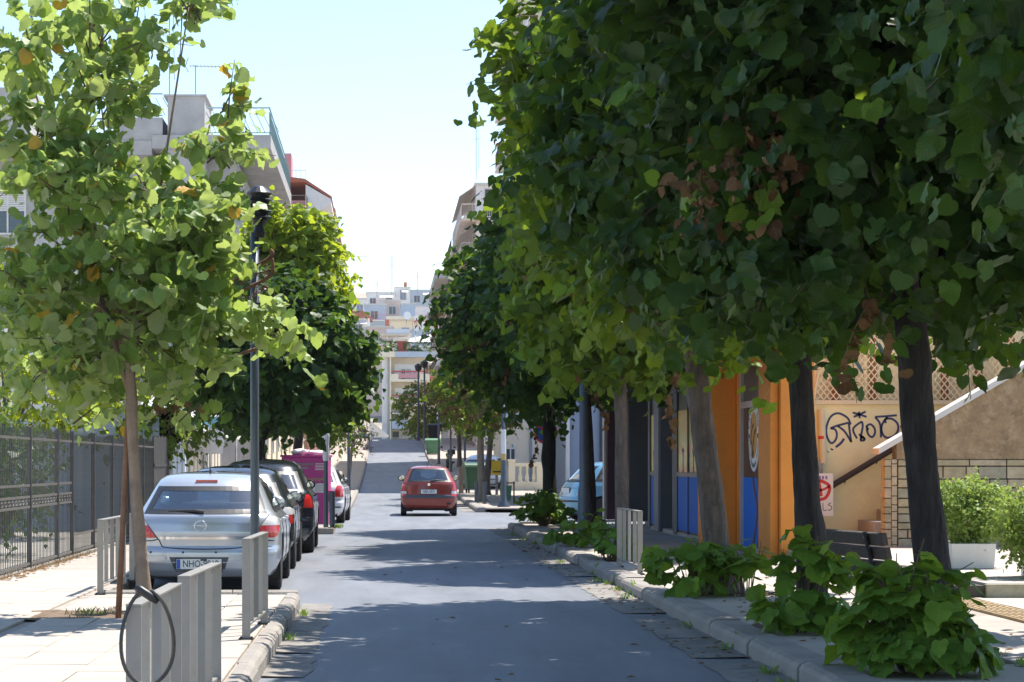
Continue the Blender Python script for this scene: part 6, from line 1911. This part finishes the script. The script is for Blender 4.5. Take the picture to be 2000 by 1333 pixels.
mast('short faint aerial on the hillside left of the middle', 736, 548, 580, 415, 'none')
mast('short faint aerial on the hillside right of the middle', 815, 530, 575, 415, 'none')

# ---- cream apartment block that closes the street
FD = 285.0
FB = empty('apartment_block', (0, 0, 0), label='cream apartment block with red balcony rails closing the view up the street', cat='building')
g0 = gz(FD) - .3
X = lambda px: pxx(px, FD)
Z = lambda py: pz(py, FD)
MB().box(X(764), X(832), FD + 1.6, FD + 12, g0, Z(692)).build('wall', M['wall_beige'], FB)
MB().box(X(746), X(757), FD + .6, FD + 12, g0, Z(692)).build('wall', M['wall_white'], FB)
MB().box(X(757) + .01, X(761), FD, FD + 12, g0, Z(693)).build('column', M['wall_concrete'], FB)
MB().box(X(761) + .01, X(764) - .01, FD - .2, FD + 12, g0, Z(693)).build('column', M['wall_cream'], FB)
MB().box(X(832) + .01, X(856), FD + 3.0, FD + 12, g0, Z(694)).build('wall', M['wall_beige'], FB)
MB().box(X(740), X(771), FD - .4, FD + 12, Z(698), Z(687)).build('parapet', M['wall_cream'], FB)
MB().box(X(771) + .01, X(838), FD - .4, FD + 12, Z(698), Z(687) - .02).build('parapet', M['wall_blue'], FB)
for py, m in ((746, 'wall_cream'), (793, 'wall_cream')):
    b = MB().box(X(764), X(840), FD - .2, FD + 1.59, Z(py), Z(py - 5)).build('balcony', M[m], FB)
    MB().box(X(764), X(778), FD - .2, FD - .05, Z(py - 5), Z(py - 15)).build('parapet', M[m], b)
    MB().box(X(820), X(839), FD - .2, FD - .05, Z(py - 5), Z(py - 15)).build('parapet', M[m], b)
    MB().box(X(778) + .01, X(820) - .01, FD - .16, FD - .10, Z(py - 7), Z(py - 16)).build('glass_panel', M['pink_wall' if py < 760 else 'brown_post'], b)
    MB().tube([(X(764), FD - .15, Z(py - 20)), (X(836), FD - .15, Z(py - 20))], .09, 6).build('rail', M['red_metal'], b)
    rb = MB().box(X(838), X(855), FD + 1.5, FD + 2.99, Z(py + 1), Z(py - 4)).build('balcony', M['wall_beige'], FB)
    MB().box(X(838), X(855), FD + 1.5, FD + 1.6, Z(py - 4), Z(py - 15)).build('panel', M['red_metal'], rb)
    MB().box(X(771), X(821), FD + 1.55, FD + 1.598, Z(py - 7), Z(py - 35)).build('white_panel', M['white_paint'], FB)
    for a, w, hh in ((767, 5, 13), (788, 6, 20), (798, 8, 20), (811, 5, 14)):
        window(FB, 'S', X(a), Z(py - 6), w * FD / FPX * .95, hh * FD / FPX * .95, FD + 1.55, m='window_dark' if a in (788, 767) else 'wall_blue')
    window(FB, 'S', X(838), Z(py - 18), .9, 1.0, FD + 3.0); window(FB, 'S', X(846), Z(py - 18), .9, 1.0, FD + 3.0)
MB().box(X(809), X(817), FD + .9, FD + 1.58, Z(758), Z(750)).build('air_conditioner', M['white_paint'], FB)
for (pa_, pb_, ya, yb2, m) in ((764, 800, 799, 806, 'awning_white'), (828, 850, 703, 709, 'awning'), (828, 850, 750, 760, 'awning_white')):
    MB().add([(X(pa_), FD + 1.55, Z(ya)), (X(pb_), FD + 1.55, Z(ya)), (X(pb_), FD - .6, Z(yb2)), (X(pa_), FD - .6, Z(yb2)), (X(pa_), FD - .6, Z(yb2 + 3)), (X(pb_), FD - .6, Z(yb2 + 3))], [(0, 1, 2, 3), (3, 2, 5, 4)]).build('awning', M[m], FB)
window(FB, 'S', X(770), Z(820), .9, .75, FD + 1.6); window(FB, 'S', X(790), Z(820), 1.0, .8, FD + 1.6)
MB().box(X(765), X(800), FD - .4, FD + 1.58, Z(838), Z(823)).build('balcony', M['wall_blue'], FB)
MB().box(X(768), X(779), FD + 1.5, FD + 1.58, Z(854), Z(843)).build('door', M['window_dark'], FB)
# roof terrace with a pergola and plants
for px in (757, 774, 797, 812): MB().box(X(px) - .12, X(px) + .12, FD + 1, FD + 1.3, Z(687), Z(655)).build('pergola_post', M['white_paint'], FB)
MB().box(X(742), X(800), FD, FD + 6, Z(656), Z(652)).build('pergola_roof', M['wall_beige'], FB)
MB().box(X(755), X(802), FD + 2, FD + 8, Z(650), Z(641)).build('roof_room', M['wall_blue'], FB)
MB().add([(X(787), FD + 3, Z(662)), (X(845), FD + 3, Z(650)), (X(845), FD, Z(668)), (X(800), FD, Z(668))], [(0, 1, 2, 3)]).build('awning', M['awning_white'], FB)
MB().box(X(773), X(796), FD + 3, FD + 3.2, Z(686), Z(664)).build('red_screen', M['red_metal'], FB)
MB().prism([(X(725), Z(830)), (X(758), Z(856)), (X(758), Z(860)), (X(725), Z(860))], FD - 30, FD - 29.4, 'y').build('ramp_wall', M['planter_white'], FB)
for i, (px, w, s_) in enumerate(((762, .8, 11), (822, 1.9, 12), (804, 1.2, 13))):
    c = at(px, 677, FD + .6)
    o = empty('roof_plant', (c.x, c.y, Z(687)), label=['leafy plant left of the pergola on the roof terrace', 'wide leafy hedge right of the pergola on the roof terrace', 'leafy plant in the middle of the roof terrace'][i], cat='plant', group='plants on the roof terrace')
    C, A, LL = crown_sprays((c.x, c.y, c.z), (w, .6, .75), 60, 80 + i, (.2, .5))
    P, F, S = sprays(C, A, LL, 6, .2, np.array(c))
    link('foliage', leaves_mesh('foliage', P - np.array(o.location), F, S, 0, M['leaf_mid']), o, kind='stuff')

# ---- houses stacked up the hillside
HILL = [  # px0, px1, ytop, d, wall, label
    (640, 722, 622, 330, 'wall_white', 'white hillside house with an orange roof behind the left trees', 'roof_tile'),
    (712, 754, 596, 352, 'wall_blue', 'pale blue hillside house with one square window', None),
    (753, 782, 588, 372, 'wall_rose', 'rose coloured hillside house with a tall narrow front', None),
    (783, 811, 595, 362, 'wall_blue', 'bluish hillside house with a white awning', None),
    (716, 772, 573, 425, 'wall_white', 'white hillside block against the sky on the left', None),
    (771, 801, 563, 430, 'wall_white', 'tallest white hillside block with a chimney in the middle', None),
    (801, 856, 568, 432, 'wall_blue', 'long bluish white hillside block on the right against the sky', None),
    (812, 868, 600, 380, 'wall_white', 'grey white hillside house with a slanted roof on the right', None),
    (762, 822, 628, 335, 'wall_cream', 'cream hillside house with a flat projecting roof', None),
    (806, 866, 643, 318, 'wall_blue', 'hillside house with a pink red roof railing', None),
    (716, 768, 640, 322, 'wall_rose', 'rose hillside house with a red chimney block', None),
    (866, 930, 560, 440, 'wall_white', 'white hillside block behind the right row of trees', None),
    (660, 716, 585, 410, 'wall_white', 'white hillside block behind the left row of trees', None),
]
for (a, b, yt, d, m, lab, roof) in HILL:
    x0, x1 = pxx(a, d), pxx(b, d); zt = pz(yt, d); z0 = min(gz(d), zt - 6) - 1
    o = block('hillside_house', lab, x0, x1, d, d + 9, z0, zt, m, group='houses stacked up the hillside', parapet=roof is None)
    if roof: MB().prism([(x0 - .4, zt), (x1 + .4, zt), (x1 - 1, zt + 1.1), (x0 + 1, zt + 1.1)], d - .4, d + 9.4, 'y').build('roof', M[roof], o)
    W_ = x1 - x0; n = max(1, int(W_ / 2.6))
    for k in range(3):
        z = zt - 2.3 - 2.9 * k
        if z < z0 + 1: break
        for i in range(n):
            if random.random() < .92: window(o, 'S', x0 + W_ * (i + .5) / n + random.uniform(-.2, .2), z, 1.1, 1.3 if random.random() < .6 else 1.9, d, m=random.choice(['window_dark', 'wall_bluegrey']))
        if random.random() < .6 and W_ > 3: balcony(o, x0 + W_ * .2, x1 - .1, d - 1.1, d - .01, z - .15, 'SEW', railm=random.choice(['steel_grey', 'red_metal', 'shutter']))
        if random.random() < .4: MB().add([(x0 + W_ * .45, d - .01, z + 2), (x1 - .4, d - .01, z + 2), (x1 - .4, d - 1.1, z + 1.4), (x0 + W_ * .45, d - 1.1, z + 1.4)], [(0, 1, 2, 3)]).build('awning', M['awning_white'], o)
    if 'chimney' in lab: MB().box(x1 - 1.2, x1 - .6, d + 2, d + 2.6, zt + .22, zt + 1.3).build('chimney', M['roof_tile'], o)
    if 'pink red' in lab:
        rr = MB(); rail(rr, (x0, d + .1), (x1, d + .1), zt + .22, .9, .3, .03); rr.build('railing', M['red_metal'], o)
    if 'projecting' in lab: MB().box(x0 - .6, x1 + .6, d - 1.2, d + 9, zt + .23, zt + .7).build('flat_roof', M['wall_cream'], o)
for i, (px, py, d, s) in enumerate(((795, 617, 333, .62), (814, 623, 333, .5), (827, 637, 316, .58), (813, 641, 316, .45))):
    c = at(px, py, d)
    o = empty('satellite_dish', c, R(25), ['largest white dish on the cream flat roof', 'smaller white dish right of the largest on the cream flat roof', 'white dish at the pink red roof railing', 'lowest small white dish at the pink red roof railing'][i], 'dish', 'dishes on the hillside roofs')
    MB().lathe([(.02, .14), (s * .6, .05), (s, -.1), (s + .02, -.1)], n=18, axis='y').build('reflector', M['white_paint'], o, smooth=True)
    MB().tube([(0, .15, 0), (0, .2, -s - .5)], .05, 5).build('post', M['steel_grey'], o)

# ---- the person walking near the hilltop
def person():
    d = 196.0
    p = Vector((pxx(848, d), d, gz(d)))
    o = empty('person', p, label='person in a red shirt and blue backpack walking near the hilltop', cat='person')
    J = {'pel': (0, 0, .93), 'sp': (0, .01, 1.15), 'ch': (0, .0, 1.36), 'nk': (0, .01, 1.50), 'hd': (0, .0, 1.62), 'tp': (0, .0, 1.72),
         'hl': (-.09, 0, .88), 'kl': (-.10, .12, .48), 'al': (-.10, .02, .08), 'tl': (-.10, .18, .03),
         'hr': (.09, 0, .88), 'kr': (.10, -.04, .48), 'ar': (.10, -.22, .10), 'tr': (.10, -.10, .03),
         'sl': (-.19, .0, 1.40), 'el': (-.27, -.04, 1.12), 'wl': (-.27, .10, .90), 'sr': (.19, .0, 1.40), 'er': (.27, .02, 1.12), 'wr': (.28, .16, .92)}
    Ed = [('pel', 'sp'), ('sp', 'ch'), ('ch', 'nk'), ('nk', 'hd'), ('hd', 'tp'), ('pel', 'hl'), ('hl', 'kl'), ('kl', 'al'), ('al', 'tl'), ('pel', 'hr'), ('hr', 'kr'), ('kr', 'ar'), ('ar', 'tr'), ('ch', 'sl'), ('sl', 'el'), ('el', 'wl'), ('ch', 'sr'), ('sr', 'er'), ('er', 'wr')]
    rad = dict(pel=.15, sp=.14, ch=.15, nk=.06, hd=.105, tp=.08, hl=.09, kl=.065, al=.045, tl=.04, hr=.09, kr=.065, ar=.045, tr=.04, sl=.06, el=.045, wl=.032, sr=.06, er=.045, wr=.032)
    names = list(J)
    def skin(nm, m, keys, k):
        ks = [q for q in names if q in keys]
        me = bpy.data.meshes.new(nm); me.from_pydata([J[q] for q in ks], [(ks.index(a), ks.index(b)) for a, b in Ed if a in ks and b in ks], [])
        ob = link(nm, me, o); ob.modifiers.new('skin', 'SKIN'); ob.modifiers.new('sub', 'SUBSURF').levels = 1
        ob.modifiers['sub'].render_levels = 1
        lay_ = me.skin_vertices[0].data
        for i, q in enumerate(ks): lay_[i].radius = (rad[q] * k, rad[q] * k); lay_[i].use_root = (i == 0)
        me.materials.append(M[m]); return ob
    skin('body', 'skin', set(names), 1.0)
    skin('shirt', 'shirt_red', {'pel', 'sp', 'ch', 'sl', 'sr', 'el', 'er'}, 1.13)
    skin('shorts', 'cloth_dark', {'pel', 'hl', 'hr', 'kl', 'kr'}, 1.15)
    MB().ball((0, -.02, 1.68), (.115, .12, .10), 10, 6).build('hair', M['hair'], o, smooth=True)
    MB().box(-.15, .15, -.32, -.14, 1.08, 1.45, ch=.05).build('backpack', M['cloth_blue'], o, bevel=.02)
person()

# ------------------------------------------------------------------ the thin summer haze
hz = MB().box(-170, 170, -46, 910, -1.2, 75).build('haze', None, None, kind='stuff')
hm = bpy.data.materials.new('haze'); hm.use_nodes = True
hn = hm.node_tree; hn.nodes.remove(hn.nodes['Principled BSDF'])
vol = hn.nodes.new('ShaderNodeVolumePrincipled')
vol.inputs['Color'].default_value = (.86, .93, 1.0, 1); vol.inputs['Density'].default_value = .00013; vol.inputs['Anisotropy'].default_value = .3
hn.links.new(vol.outputs[0], hn.nodes['Material Output'].inputs['Volume'])
hz.data.materials.append(hm)
